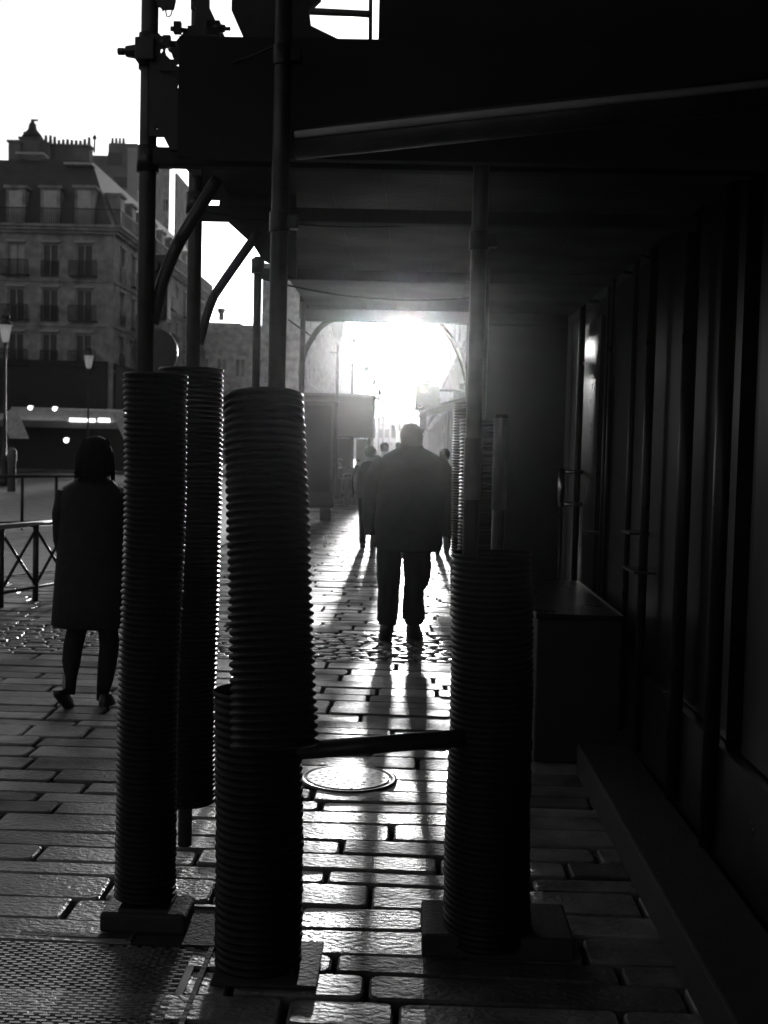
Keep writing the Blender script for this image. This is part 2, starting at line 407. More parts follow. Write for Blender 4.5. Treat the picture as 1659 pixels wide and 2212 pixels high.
# small skylights
for xx, yy in ((72, 335), (175, 357)):
    c = P(xx, yy, YF + 2.0); d = MB(); d.box(c.x-.9, c.x+.9, YF+1.2, YF+2.4, c.z-.12, c.z); d.build('skylight', M['blind'], rf)
# continuous iron balcony in front of the dormers
g = MB(); g.box(x_left, XL+.5, YF-.52, YF-.48, ZC+1.15, ZC+1.22); g.box(XL+.46, XL+.5, YF-.479, YF+34, ZC+1.15, ZC+1.22)
k = 0.0
while x_left + k < XL + .5: g.box(x_left+k, x_left+k+.05, YF-.515, YF-.485, ZC+.22, ZC+1.15); k += .13
k = 0.0
while k < 34: g.box(XL+.465, XL+.495, YF+k, YF+k+.05, ZC+.22, ZC+1.15); k += .2
g.build('balcony', M['ironb'], B)
# chimney stacks, pots and the finial
def stack(x0, x1, ytop, ybase, Y0, dep, pots=0, cap=True):
    a, c = P(x0, ytop, Y0), P(x1, ytop, Y0); zb = P(x0, ybase, Y0).z
    g = MB(); g.box(a.x, c.x, Y0, Y0+dep, zb, a.z)
    if cap: g.box(a.x-.1, c.x+.1, Y0-.1, Y0+dep+.1, a.z+.002, a.z+.15)
    ch = g.build('chimney', M['stone2'], rf)
    for k in range(pots):
        xx = a.x + (k+.5)/pots*(c.x-a.x); h = rnd.uniform(.35, .5) if 0 < k < pots-1 else .6
        q = MB(); q.lathe([(.11, 0), (.13, .05), (.1, h-.05), (.12, h)], (xx, Y0+dep/2, a.z+.15), 10); q.build('chimney_pot', M['stone2'], ch)
    return ch, a, c
stack(18, 41, 307, 345, YF+3, 1.4); stack(43, 85, 300, 345, YF+3.6, 1.6); stack(88, 108, 312, 345, YF+4.2, 1.2, 2)
ch, a, c = stack(109, 193, 316, 345, YF+4.6, .9, 9)
stack(50, 55, 284, 300, YF+4, .3, cap=False)
a = P(70, 300, YF+4); zt = P(70, 258, YF+4).z
q = MB(); q.lathe([(.75, 0), (.6, .25), (.3, .6), (.24, .9), (.1, 1.15)], a, 14); q.path([a + Vector((0,0,1.1)), (a.x, a.y, zt)], .035, 6)
q.box(a.x-.28, a.x+.3, a.y-.02, a.y+.02, zt-.35, zt-.31); q.sphere((a.x, a.y, zt-.1), .13); q.box(a.x-.1,a.x+.38,a.y-.02,a.y+.02,zt-.12,zt+.02); q.build('finial', M['ironb'], rf)
a = P(204, 330, YF+6); q = MB(); q.path([a, a + Vector((0,0,.95))], .07, 8); q.lathe([(.12, 0), (.16, .15), (.05, .3)], a + Vector((0,0,.9)), 8); q.build('vent_pipe', M['ironb'], rf)
YC = 64.0; PC = lambda x, y, Y=YC: at(x, y, Y)
# cafe on the ground floor
aw0, aw1 = PC(15, 888), PC(282, 888); zt = PC(150, 890).z; zb = PC(150, 912).z
g = MB(); g.hexa([(aw0.x+.3, YC-.2, zt-.05), (aw1.x-.3, YC-.2, zt-.05), (aw1.x-.3, YC-.15, zt-.05), (aw0.x+.3, YC-.15, zt-.05),
                  (aw0.x+.3, YC-.2, zt+.2), (aw1.x-.3, YC-.2, zt+.2), (aw1.x-.3, YC-.15, zt+.2), (aw0.x+.3, YC-.15, zt+.2)])
g.hexa([(aw0.x, YC-2.0, zb), (aw1.x, YC-2.0, zb), (aw1.x-.3, YC-.25, zt), (aw0.x+.3, YC-.25, zt),
        (aw0.x, YC-2.0, zb+.06), (aw1.x, YC-2.0, zb+.06), (aw1.x-.3, YC-.25, zt+.06), (aw0.x+.3, YC-.25, zt+.06)])
awn = g.build('awning', M['canvas'], B)
g = MB(); g.box(aw0.x, aw1.x, YC-2.04, YC-2.005, zb-.34, zb-.01); g.build('valance', M['stone2'], awn)
for x0, x1 in ((150, 205), (212, 237)):
    a, c = PC(x0, 903, YC-2.1), PC(x1, 912, YC-2.1); q = MB(); q.box(a.x, c.x, YC-2.1, YC-2.06, c.z, a.z); q.build('lit_sign', M['lit'], awn)
for xx, yy in ((65, 881), (118, 883), (275, 890), (143, 951)):
    a = PC(xx, yy, YC-2.2); q = MB(); q.sphere(a, .12 if yy < 900 else .14); q.path([a, (a.x, a.y+.5, a.z+.1)], .02, 6); q.build('spot_lamp', M['lit'], B)
for sx, xx in ((1, 20), (-1, 262)):
    a = PC(xx, 893, YC-2.6); q = MB(); q.hexa([a+Vector((-.5,0,0)), a+Vector((.5,0,0)), a+Vector((.5,.05,0)), a+Vector((-.5,.05,0)),
        a+Vector((-.5+.9,-1.1,-1.3)), a+Vector((.5+.9,-1.1,-1.3)), a+Vector((.5+.9,-1.05,-1.3)), a+Vector((-.5+.9,-1.05,-1.3))]); q.build('awning_flap', M['canvas'], awn)


a, c = PC(-60, 900), PC(292, 900)
MB().box(a.x, c.x, YC, YF-.7, 0.02, zb).build('cafe_terrace', M['board'], B)
MB().box(a.x, c.x+.1, YC+.02, YF-.7, zt-.05, zt).build('terrace_roof', M['zinc'], B)
z7 = P(100, 778).z; MB().box(x_left, XL-.3, YF-.16, YF-.02, .02, z7).build('shop_front', M['board'], B)
MB().box(XL+.02, XL+.14, YF+.3, YF+33, .02, z7-.1).build('side_shop_front', M['board'], B)
# --- taller house behind it
t = thing('tall_house', P(268, 430, 92).xy.to_3d(), 'tall narrow house rising behind the corner mansard roof', 'building', 'apartment houses around the crossing')
a, c = P(234, 309, 92), P(292, 309, 92); g = MB(); g.box(a.x, c.x, 92.0+20, 118, 0, a.z*1.0)
g.b.free(); g = MB(); yy0 = 112.0; a, c = P(234, 309, yy0), P(297, 309, yy0); g.box(a.x, c.x, yy0, yy0+12, 0, a.z); g.build('wall', M['stone2'], t)
lf, lr = P(180, 331, yy0), P(236, 334, yy0); MB().box(lf.x, lr.x-.02, yy0+.3, yy0+10, 0, lr.z).build('side_wing', M['stone2'], t); m1 = P(276, 309, yy0); g = MB(); g.box(m1.x, c.x, yy0-.06, yy0-.003, 20, a.z-.4); g.build('chimney_breast', M['pal_stone'], t)
for xx in (240, 248, 256, 264):
    q0 = P(xx, 309, yy0); q = MB(); q.lathe([(.14,0),(.16,.06),(.12,.5),(.15,.6)], (q0.x, yy0+.5, a.z), 8); q.build('chimney_pot', M['stone2'], t)
q0 = P(249, 330, yy0); q = MB(); q.box(q0.x-.7, q0.x+.7, yy0-.04, yy0-.003, q0.z-1.2, q0.z); q.build('window', M['glass'], t)
q0 = P(265, 382, yy0); q = MB(); q.box(q0.x-.9, q0.x+.9, yy0-.04, yy0-.003, q0.z-1.0, q0.z); q.build('window', M['glass'], t)
q0 = P(266, 410, yy0-1); q1 = P(297, 440, yy0-1); q = MB(); q.box(q0.x, q1.x, yy0-1, yy0-.07, q1.z, q0.z); q.build('dormer', M['pal_stone'], t)

# --- houses seen between the scaffold posts
yy0 = 135.0; a, c = P(300, 362, yy0), P(366, 366, yy0); e = P(383, 374, yy0+3)
t = thing('tower_block', (a.x, yy0, 0), 'tall plain block with many small windows seen between the two left posts', 'building', 'apartment houses around the crossing')
W = c.x - a.x; rws = [(k*3.0+1.0, k*3.0+2.4) for k in range(int(a.z/3))]
facade(t, Vector((a.x, yy0, 0)), U, N, W, a.z, [(W*(k+.5)/4, .8) for k in range(4)], rws, m='stone', rail=False, sill=False, seed=4)
g = MB(); g.box(c.x+.01, e.x, yy0+3, yy0+12, 0, e.z); g.build('rear_wing', M['stone2'], t)
g = MB(); g.box(a.x, c.x+.2, yy0-.25, yy0+.5, a.z, a.z+.3); g.build('cornice', M['stone2'], t)

yy0 = 120.0; a, c = P(420, 693, yy0), P(580, 700, yy0)
t = thing('low_house', (a.x, yy0, 0), 'low pale house with stepped cornice and one chimney, end of side street', 'building', 'apartment houses around the crossing')
W = c.x - a.x; rws = [(1.0, 3.2), (5.0, 7.2), (8.6, 10.4)]
facade(t, Vector((a.x, yy0, 0)), U, N, W, a.z-1.2, [(W*(k+.5)/4, 1.1) for k in range(4)], rws, m='stone', rail=False, seed=5)
g = MB(); g.box(a.x, c.x, yy0-.3, yy0+1, a.z-1.2, a.z-.9); g.box(a.x, c.x, yy0-.1, yy0+10, a.z-.9, a.z-.3); g.box(a.x, c.x-3, yy0+1, yy0+10, a.z-.3, a.z); g.build('cornice', M['stone'], t)
q0 = P(478, 692, yy0); q = MB(); q.lathe([(.28,0),(.26,.7),(.42,.9),(.42,1.15),(.3,1.2)], q0, 10); q.build('chimney', M['stone2'], t)

# left side of the street ahead
t = thing('street_terrace', (-8.5, 95, 0), 'long pale terrace along the far side of the street, bleached by the low sun', 'building', 'apartment houses around the crossing')
HL = 15.0; rws = [(k*3.1+1.0, k*3.1+2.9) for k in range(5)]
a = P(566, 640, 95)
facade(t, Vector((-8.5, 95, 0)), U2, N2, 95, HL, [(2+4.5*k, 1.2) for k in range(20)], rws, m='stone', rail=False, seed=6, sill=True, win=False)
g = MB(); g.box(a.x, -8.86, 95.0, 190, 0, HL-.01); g.build('gable_wall', M['stone'], t)
g = MB(); g.box(-8.8, -8.75, 95.4, 189.8, .2, HL-.3); g.build('window', M['glass'], t)
g = MB(); g.hexa([(a.x, 95, HL), (-8.2, 95, HL), (-8.2, 190, HL), (a.x, 190, HL), (a.x, 95, HL+1.2), (-9.4, 95, HL+1.2), (-9.4, 190, HL+1.2), (a.x, 190, HL+1.2)]); g.build('roof', M['zinc'], t)

# right side of the street
def right_house(y0, y1, H, label, m, seed, rows, XF=1.12, n=None):
    t = thing('street_house', (XF, y0, 0), label, 'building', 'houses on the right side of the street')
    L = y1 - y0; n = n or max(2, int(L/3.2))
    O = Vector((XF, y0, 0)); UU = Vector((0,1,0)); NN = Vector((-1,0,0))
    facade(t, O, UU, NN, L, H, [(L*(k+.5)/n, 1.1) for k in range(n)], rows, m=m, seed=seed, rail=False)
    g = MB(); g.obox(O, UU, NN, 0, L, -.3, .35, H+.003, H+.25); g.build('cornice', M[m], t)
    g = MB(); g.obox(O, UU, NN, 0, L, -10, -.36, 0, H-.1); g.build('rear_block', M['stone2'], t)
    return t
right_house(9.4, 24, 17, 'dark stone house next to the shopfront, beyond the scaffold tunnel', 'stone2', 11, [(.4, 2.6)] + [(4+3.1*k, 6+3.1*k) for k in range(4)])
right_house(24.05, 45, 18.5, 'stone house behind the projecting box sign, right side of street', 'stone', 12, [(.4, 2.8)] + [(4.3+3.1*k, 6.3+3.1*k) for k in range(4)])
right_house(45.05, 80, 16.5, 'middle house of the right row, paler in the haze', 'stone', 13, [(.4, 2.8)] + [(4+3.1*k, 6+3.1*k) for k in range(4)])
right_house(80.05, 135, 18, 'farthest house of the right row, almost lost in glare', 'pal_stone', 14, [(.4, 2.8)] + [(4+3.1*k, 6+3.1*k) for k in range(4)])

# unseen row of houses across the crossing, added to block low sky
t = thing('street_house', (-5, -26, 0), 'unseen dark stone house behind the camera, added to block low sky', 'building', 'houses on the right side of the street')
facade(t, Vector((30, -26, 0)), Vector((-1,0,0)), Vector((0,1,0)), 75, 19, [(2+3.6*k, 1.3) for k in range(20)], [(.5, 3)] + [(4.4+3.1*k, 6.5+3.1*k) for k in range(4)], m='stone2', win=False, rail=False)
g = MB(); g.box(-45, 30, -34, -26.36, 0, 18.8); g.build('rear_block', M['stone2'], t)
# far end of the street
for k, (x0, x1, ytop, Y0, lab) in enumerate(((800, 858, 915, 260, 'distant low house at the end of the street, left one in the haze'),
                                   (856, 905, 905, 300, 'distant house at the end of the street, right one in the haze'),
                                   (855, 900, 880, 420, 'faint tall block on the horizon above the distant houses'))):
    a, c = at(x0, ytop, Y0), at(x1, ytop, Y0)
    t = thing('distant_house', (a.x, Y0, 0), lab, 'building', 'distant houses closing the street')
    g = MB(); g.box(a.x, c.x, Y0, Y0+14, 0, a.z); g.build('wall', M['stone'], t)
    g = MB(); xm = (a.x+c.x)/2; g.hexa([(a.x-.2,Y0-.2,a.z),(c.x+.2,Y0-.2,a.z),(c.x+.2,Y0+14,a.z),(a.x-.2,Y0+14,a.z),(a.x+2,Y0+4,a.z+2),(c.x-2,Y0+4,a.z+2),(c.x-2,Y0+10,a.z+2),(a.x+2,Y0+10,a.z+2)]); g.build('roof', M['zinc'], t)
    for i in range(4):
        q = MB(); xx = a.x + (i+.5)*(c.x-a.x)/4; q.box(xx-.5, xx+.5, Y0-.05, Y0-.003, a.z-3, a.z-1.2); q.build('window', M['glass'], t)

# ------------------------------------------------------------------ shopfront beside the walkway
XF = 1.12
SH = thing('shopfront', (XF, 5, 0), 'black glossy shopfront with mullions along the right of the walkway', 'shopfront')
g = MB(); g.box(XF+.12, XF+8, -6, 9.35, 0, 9); g.build('wall', M['board'], SH)
g = MB(); g.box(XF+.02, XF+.119, -6, 9.35, 0, .55); g.box(XF-.02, XF+.119, -6, 9.35, 2.62, 3.3); g.build('fascia', M['shop'], SH)
for yy in (2.2, 3.3, 4.3, 5.1):
    q = MB(); q.box(XF+.06, XF+.117, yy, yy+.8, .56, 2.6); q.build('window', M['shopglass'], SH)
for px_, rr_ in ((1250, .022), (1306, .014), (1314, .014), (1362, .016), (1398, .022), (1480, .03), (1560, .03)):
    lo, hi = 2.0, 9.0
    for _ in range(40):
        mid = (lo+hi)/2
        if at(px_, 850, mid).x > XF - .01: hi = mid
        else: lo = mid
    yy = lo
    q = MB(); q.path([(XF, yy, .17), (XF, yy, 2.6)], rr_, 14); q.build('mullion', M['shop'], SH)
    q = None
# door with its long pull handle
dY = 7.9
dr = MB(); dr.box(XF+.03, XF+.119, 7.35, 8.35, .02, 2.45); door = dr.build('door', M['shop'], SH)
hx = at(1212, 1052, dY).x; z1, z0 = at(1212, 1012, dY).z, at(1212, 1095, dY).z
q = MB(); q.path([(hx, dY, z0), (hx, dY, z1)], .026, 14); q.path([(hx, dY, z1-.02), (XF+.05, dY, z1-.02)], .014, 8); q.path([(hx, dY, z0+.02), (XF+.05, dY, z0+.02)], .014, 8)
q.build('handle', M['metalw'], door)
q = MB(); q.path([(hx+.012, dY+.05, .45), (hx+.012, dY+.05, z0-.02)], .012, 8); q.build('edge_trim', M['iron'], door)
for (x0, y0_, Y0, Y1) in ((1368, 1150, 5.95, 5.75), (1372, 1235, 5.9, 5.6), (1225, 1148, 7.2, 7.08)):
    a = at(x0, y0_, Y1)
    q = MB(); q.box(XF-.05, XF+.05, Y1, Y0, a.z-.012, a.z); q.build('ledge', M['iron'], SH)
MB().box(.86, XF+.0, 2.0, 5.8, .005, .16).build('step', M['concrete'], SH, bevel=.01)
# dark chest standing by the shop door
cx0 = at(1162, 1325, 6.0)
t = thing('storage_chest', (.88, 6.9, 0), 'dark lidded chest against the shopfront, behind the thick right sleeve', 'chest')
MB().box(cx0.x, XF-.02, 6.0, 7.6, .008, cx0.z-.03).build('body', M['board'], t, bevel=.01)
MB().box(cx0.x-.012, XF-.01, 5.985, 7.615, cx0.z-.028, cx0.z).build('lid', M['shop'], t, bevel=.008)

# ================================================================== SCAFFOLD
SC = thing('scaffold', (0, 6, 0), 'dark steel pavement scaffold with plank deck forming a covered walkway', 'scaffold')
T = M['tube']
def post(x, Y, top, bot=0.0, r=.0275):
    return MB().path([(x, Y, bot), (x, Y, top)], r, 14).build('post', T, SC)
def xs(px, py, Y): return at(px, py, Y).x
xA = xs(320, 300, 3.83); xB = xs(421, 500, 4.54); xC = xs(556, 640, 6.48); xE = xs(653, 760, 8.28)
xD = xs(604, 500, 3.50); xR1 = xs(1030, 700, 3.7)
xRb = xs(1080, 1000, 5.4); xRc = xs(1040, 850, 6.3); xRd = xs(1012, 800, 8.28)
ZB = 2.47
post(xA, 3.83, 5.2, .02); post(xB, 4.54, 5.2, .02); post(xC, 6.48, 2.62, r=.022); post(xE, 8.28, 2.6, r=.02)
post(xD, 3.50, 5.2, .02, r=.026); post(xR1, 3.7, 5.0, .02, r=.025)
post(xRb, 5.4, at(1080, 900, 5.4).z + .01, r=.03); post(xRc, 6.3, 2.6, r=.027); post(xRd, 8.28, 2.6, r=.022)
def beam(p0, p1, r=.027, name='beam'): return MB().path([p0, p1], r, 12).build(name, T, SC)
# transverse tubes under the deck, one per bay
for xx, Y in ((xA, 3.83), (xB, 4.54), (xC, 6.48), (xE, 8.28)):
    z, z1 = {3.83: (at(370, 361, Y).z, at(370, 322, Y).z), 4.54: (at(470, 477, Y).z, at(470, 447, Y).z)}.get(Y, (ZB + (.03 if Y < 8 else 0), ZB+.085))
    bb = MB().box(xx+.02, XF-.06, Y-.03, Y+.03, z, z1).build('beam', M['board'], SC, bevel=.006)
# ledger along the outer side, guard rails above
# curved knee braces
def knee(p0, p1, p2, r=.02, n=10):
    p0, p1, p2 = Vector(p0), Vector(p1), Vector(p2)
    pts = [p0*(1-t_)**2 + p1*2*t_*(1-t_) + p2*t_*t_ for t_ in [k/n for k in range(n+1)]]
    return MB().path(pts, r, 12).build('brace', T, SC)
def kn(pl, Y, r): return knee(at(*pl[0], Y), at(*pl[1], Y), at(*pl[2], Y), r)
kn(((330, 700), (346, 600), (388, 520)), 3.86, .021); kn(((388, 520), (425, 458), (470, 385)), 3.86, .0208)
kn(((430, 745), (444, 680), (462, 640)), 4.57, .018); kn(((462, 640), (500, 582), (560, 500)), 4.57, .0178)
kn(((652, 830), (645, 775), (672, 735)), 8.3, .02); kn(((672, 735), (690, 700), (720, 690)), 8.3, .0198)
kn(((1008, 830), (1000, 780), (985, 752)), 8.3, .016); kn(((985, 752), (972, 722), (950, 700)), 8.3, .0158)
# far lintel of the tunnel
g = MB(); z = at(850, 690, 8.28).z; g.box(xE-.03, XF-.05, 8.32, 8.38, z, z+.16); g.build('lintel', M['board'], SC)
MB().box(xRd+.03, XF-.05, 8.30, 8.34, .03, ZB+.05).build('sun_block_panel', M['board'], SC)  # panel added to keep the low sun off the right-hand ground
# small diagonal tie by the far portal
a, c = at(622, 690, 8.1), at(682, 733, 8.1); beam(a, c, .006, 'tie_rod')
# plank deck = ceiling of the walkway
XD0 = at(515, 498, 4.9).x
g = MB(); n = 9; wdt = (XF - .02 - XD0)/n
for k in range(n): g.box(XD0 + k*wdt + .001, XD0 + (k+1)*wdt - .001, 3.66, 8.5, ZB+.09, ZB+.13 + .003*(k % 2))
g.build('deck', M['deck'], SC)
g = MB(); g.box(XD0, XF-.02, 3.7, 8.48, ZB+.16, ZB+.19); g.build('deck_sheet', M['board'], SC)
# gusset plates at the post heads
def px_plate(pts, Y, th, holes=(), name='gusset_plate', m='plank'):
    g = MB(); g.plate([at(x, y, Y) for x, y in pts], [[at(x, y, Y) for x, y in h] for h in holes], th); return g.build(name, M[m], SC)
px_plate([(398, 330), (398, 361), (416, 379), (436, 379), (436, 330)], 4.4, .02)
px_plate([(413, 320), (413, 440), (428, 452), (438, 476), (489, 476), (547, 529), (566, 560), (640, 600), (640, 320)], 4.6, .02,
         holes=[[(447, 430), (475, 431), (473, 444), (441, 443)]])
# fascia board across the near end
zf0, zf1 = at(600, 345, 3.62).z, at(600, 86, 3.62).z
xF0 = at(388, 200, 3.62).x
g = MB(); g.box(xF0, XF, 3.60, 3.645, zf0, zf1); g.build('fascia_board', M['board'], SC)
# sloping round beam across the entrance
a, c = at(640, 312, 3.55), at(1700, 196, 3.2)
MB().path([a, c], .045, 24).build('entrance_beam', M['pipe'], SC)
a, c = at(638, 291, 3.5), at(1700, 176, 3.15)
MB().path([a, c], .011, 10).build('highlight_tube', M['canvas'], SC)  # pale canvas tone stands in for the highlight along the beam's top edge
# upper lift: solid hoarding on the right, open bays on the left
x816 = at(818, 50, 3.6).x
g = MB(); g.box(x816, 6.0, 3.605, 3.65, zf1+.002, 7.5); g.build('hoarding', M['board'], SC)
px_plate([(502, -80), (500, 22), (527, 84), (735, 86), (671, 55), (667, 20), (692, -4), (700, -80)], 3.63, .03)
px_plate([(322, 71), (357, 79), (360, 87), (391, 89), (391, 294), (322, 294)], 3.78, .015,
         holes=[[(345, 104), (350, 102), (352, 110), (348, 115), (345, 112)], [(357, 98), (362, 98), (363, 108), (370, 113), (373, 124), (377, 128), (368, 128), (358, 118), (355, 108)],
                [(377, 139), (388, 134), (388, 145)], [(383, 180), (388, 179), (388, 191), (382, 190)], [(334, 274), (340, 276), (339, 279), (335, 278)]])
px_plate([(353, 294.5), (391, 294.5), (391, 324), (368, 324)], 3.78, .015)
beam(at(424, -60, 4.3), at(424, 20, 4.3), .02); 
px_plate([(378, -60), (378, 0), (374, 18), (352, 19), (350, 22), (346, 14), (338, 11), (338, -60)], 3.8, .015)
px_plate([(412, -60), (412, 0), (424, 22), (423, 40), (417, 60), (405, 60), (380, 89), (486, 82), (482, 71), (470, 54), (451, 13), (451, -60)], 3.75, .02,
         holes=[[(404, 56), (418, 54), (417, 60), (406, 60)]])
# clamps
def clamp(px_, py_, Y, s=1.0, parent=None):
    c = at(px_, py_, Y)
    g = MB(); g.path([c + Vector((-.075*s,0,0)), c + Vector((-.05*s,0,0))], .012*s, 8); g.path([c + Vector((-.05*s,0,0)), c + Vector((0,0,0))], [.018*s, .026*s], 6)
    g.box(c.x-.012*s, c.x+.05*s, Y-.04*s, Y+.04*s, c.z-.035*s, c.z+.035*s)
    return g.build('clamp', M['iron'], SC, bevel=.004)
clamp(305, 112, 3.80, 1.0); 
c = at(316, 112, 3.83); MB().path([(xA, 3.83, c.z-.055), (xA, 3.83, c.z+.055)], .034, 16).build('collar', M['iron'], SC)
g = MB(); c = at(482, 62, 3.7); g.path([c + Vector((-.03,0,.005)), c + Vector((.005,0,0))], .012, 8); g.path([c, c+Vector((.022,0,0))], .006, 8); g.box(c.x-.05, c.x-.01, 3.69, 3.72, c.z-.02, c.z+.022); g.build('clamp', M['iron'], SC)
for x_, y_, Y_ in ((421, 440, 4.54), (556, 575, 6.48), (320, 345, 3.83)):
    c = at(x_, y_, Y_); xx = {4.54: xB, 6.48: xC, 3.83: xA, 3.36: xD}[Y_]
    MB().path([(xx, Y_, c.z-.04), (xx, Y_, c.z+.04)], .036, 14).build('collar', M['iron'], SC)
for x_, y_ in ((383, 62), (360, 92)):
    c = at(x_, y_, 3.72); g = MB(); g.path([c + Vector((-.02,0,0)), c + Vector((.03,0,-.006))], .008, 8); g.box(c.x-.01,c.x+.012,3.71,3.73,c.z-.015,c.z+.02); g.build('clamp', M['iron'], SC)
# little loop of wire
c = at(408-4, 0, 3.8); pts = [at(x, y, 3.79) for x, y in ((359, 14), (358, 24), (360, 35), (365, 36), (369, 33), (372, 22), (374, 10))]
MB().path(pts, .002, 6).build('wire_loop', M['iron'], SC)
# window-like frame in the upper bay
a, c = at(664, 24, 3.9), at(802, 31, 3.9)
MB().path([a, c], .011, 10).build('guard_rail', T, SC)
a, c = at(801, -60, 3.9), at(800, 90, 3.9); MB().path([a, c], .006, 10).build('guard_post', T, SC)
def sag(p0, p1, d, r=.004, name='cable'):
    p0, p1 = Vector(p0), Vector(p1)
    MB().path([p0.lerp(p1, k/14) - Vector((0,0,d*4*(k/14)*(1-k/14))) for k in range(15)], r, 6).build(name, M['ironb'], SC)
sag(at(330, 150, 3.8), at(600, 96, 3.5), .03); sag(at(430, 452, 4.5), at(1035, 470, 4.6), .05); sag(at(560, 600, 6.4), at(1040, 640, 6.3), .06, .005)
for px_, py_, Y_ in ((1037, 330, 3.7), (1032, 520, 3.7), (604, 120, 3.5), (604, 480, 3.5)):
    c = at(px_, py_, Y_); xx = xR1 if px_ > 900 else xD
    MB().path([(xx, Y_, c.z-.03), (xx, Y_, c.z+.03)], .031, 12).box(xx+.02, xx+.055, Y_-.02, Y_+.02, c.z-.02, c.z+.02).build('coupler', M['iron'], SC, bevel=.003)
# rail between the two entrance posts
a, c = at(600, 1625, 3.50), at(1000, 1594, 3.62)
MB().path([a, c], .0275, 16).build('guard_rail', T, SC)
# unseen deck above the camera, added to keep sky light off near surfaces
g = MB(); g.box(-1.1, XF, -5, 3.3, 3.1, 3.15); g.build('sky_block_deck', M['plank'], SC)

# footings
def footing(x0, x1, Yc, dep, h, label):
    t = thing('footing_block', ((x0+x1)/2, Yc, 0), label, 'footing', 'footing blocks under the scaffold posts')
    MB().box(x0, x1, Yc-dep/2, Yc+dep/2, .008, h).build('block', M['concrete'], t, bevel=.012)
    MB().box((x0+x1)/2-.08, (x0+x1)/2+.08, Yc-.08, Yc+.08, h+.001, h+.012).build('base_plate', M['iron'], t)
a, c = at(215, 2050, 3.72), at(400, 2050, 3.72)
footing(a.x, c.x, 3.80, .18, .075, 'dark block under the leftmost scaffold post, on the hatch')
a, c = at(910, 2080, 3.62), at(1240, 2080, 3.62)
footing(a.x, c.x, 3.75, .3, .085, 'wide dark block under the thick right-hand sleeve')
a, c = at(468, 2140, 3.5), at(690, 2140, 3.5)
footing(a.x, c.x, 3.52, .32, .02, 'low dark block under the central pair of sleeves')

# pale wraps on two right posts
def wrap(x, Y, py0, py1, r, lab):
    z1, z0 = at(1040, py0, Y).z, at(1040, py1, Y).z
    o = MB().path([(x, Y, z0), (x, Y, z1)], r, 18).build('paper_wrap', M['pale']); tag(o, lab, 'wrap', 'pale wraps on the right posts')
wrap(xRb, 5.4, 902, 1100, .034, 'taller pale grey wrap around the post nearest the shopfront')
wrap(xR1, 3.7, 945, 1080, .028, 'short pale grey wrap on the post above the thick right sleeve')

# ribbed sleeves
def sleeve(p_top, p_bot, r0, r1, pitch, label, amp=.0065, seg=44, name='ribbed_sleeve'):
    base = Vector(p_bot); d = Vector(p_top) - base; L = d.length; n = int(L/pitch); prof = []
    for k in range(n):
        for f, a_ in ((0.0, -1.0), (.12, -.1), (.3, .75), (.5, 1.0), (.7, .75), (.88, -.1)):
            prof.append(((k + f)*pitch, a_))
    q = d.normalized(); A = Vector((1,0,0)); A = (A - q*A.dot(q)).normalized(); Bv = q.cross(A)
    b = bmesh.new(); rows = []
    sd_ = rnd.uniform(0, 6)
    for s_, a_ in prof:
        if a_ == -1.0: jit = rnd.uniform(-.012, .012); ja = rnd.uniform(.75, 1.15)
        rr_ = r1 + (r0-r1)*s_/L + amp*a_*ja
        off = A*(.003*math.sin(s_*5+sd_)) + Bv*(.003*math.cos(s_*4+sd_))
        dent = lambda i: 1 + .012*math.sin(2*math.pi*i/seg*2 + s_*3.1 + sd_) + .010*math.sin(2*math.pi*i/seg*3 - s_*7 + sd_*2) + jit
        rows.append([b.verts.new(q*s_ + off + (A*math.cos(2*math.pi*i/seg) + Bv*math.sin(2*math.pi*i/seg))*rr_*dent(i)) for i in range(seg)])
    for a_, c_ in zip(rows, rows[1:]):
        for i in range(seg):
            f = b.faces.new((a_[i], a_[(i+1) % seg], c_[(i+1) % seg], c_[i])); f.smooth = True
    b.faces.new(rows[0][::-1])               # open at the top, as a cut length of pipe is
    me = bpy.data.meshes.new(name); b.to_mesh(me); b.free(); me.materials.append(M['rubber'])
    o = bpy.data.objects.new(name, me); COL.objects.link(o); o.location = base
    tag(o, label, 'sleeve', 'ribbed protective sleeves on the scaffold posts'); return o
sleeve(at(339, 803, 3.83), at(312, 1935, 3.83), .096, .094, .019, 'long slim ribbed sleeve on the leftmost post, foremost of the left pair')
sleeve(at(415, 792, 4.54), at(400, 1731, 4.54), .115, .112, .019, 'ribbed sleeve just behind the leftmost one, ending high above the ground')
sleeve(at(567, 838, 3.45), at(596, 1615, 3.26), .110, .119, .0225, 'big leaning upper sleeve on the centre post, left of the walking man')
sleeve(at(556, 1478, 3.53), at(560, 2112, 3.52), .125, .130, .0235, 'lower sleeve standing on the ground below the leaning centre sleeve', amp=.005)
sleeve(at(1064, 1187, 3.70), at(1052, 2025, 3.70), .122, .138, .019, 'thickest sleeve, standing low on the right entrance post', amp=.004)
sleeve(at(1012, 866, 8.28), at(1003, 1330, 8.28), .100, .100, .019, 'farthest ribbed sleeve, on the right post of the tunnel exit')
sleeve(at(1040, 898, 6.3), at(1030, 1540, 6.3), .112, .112, .019, 'ribbed sleeve right of the man, between exit and entrance posts')

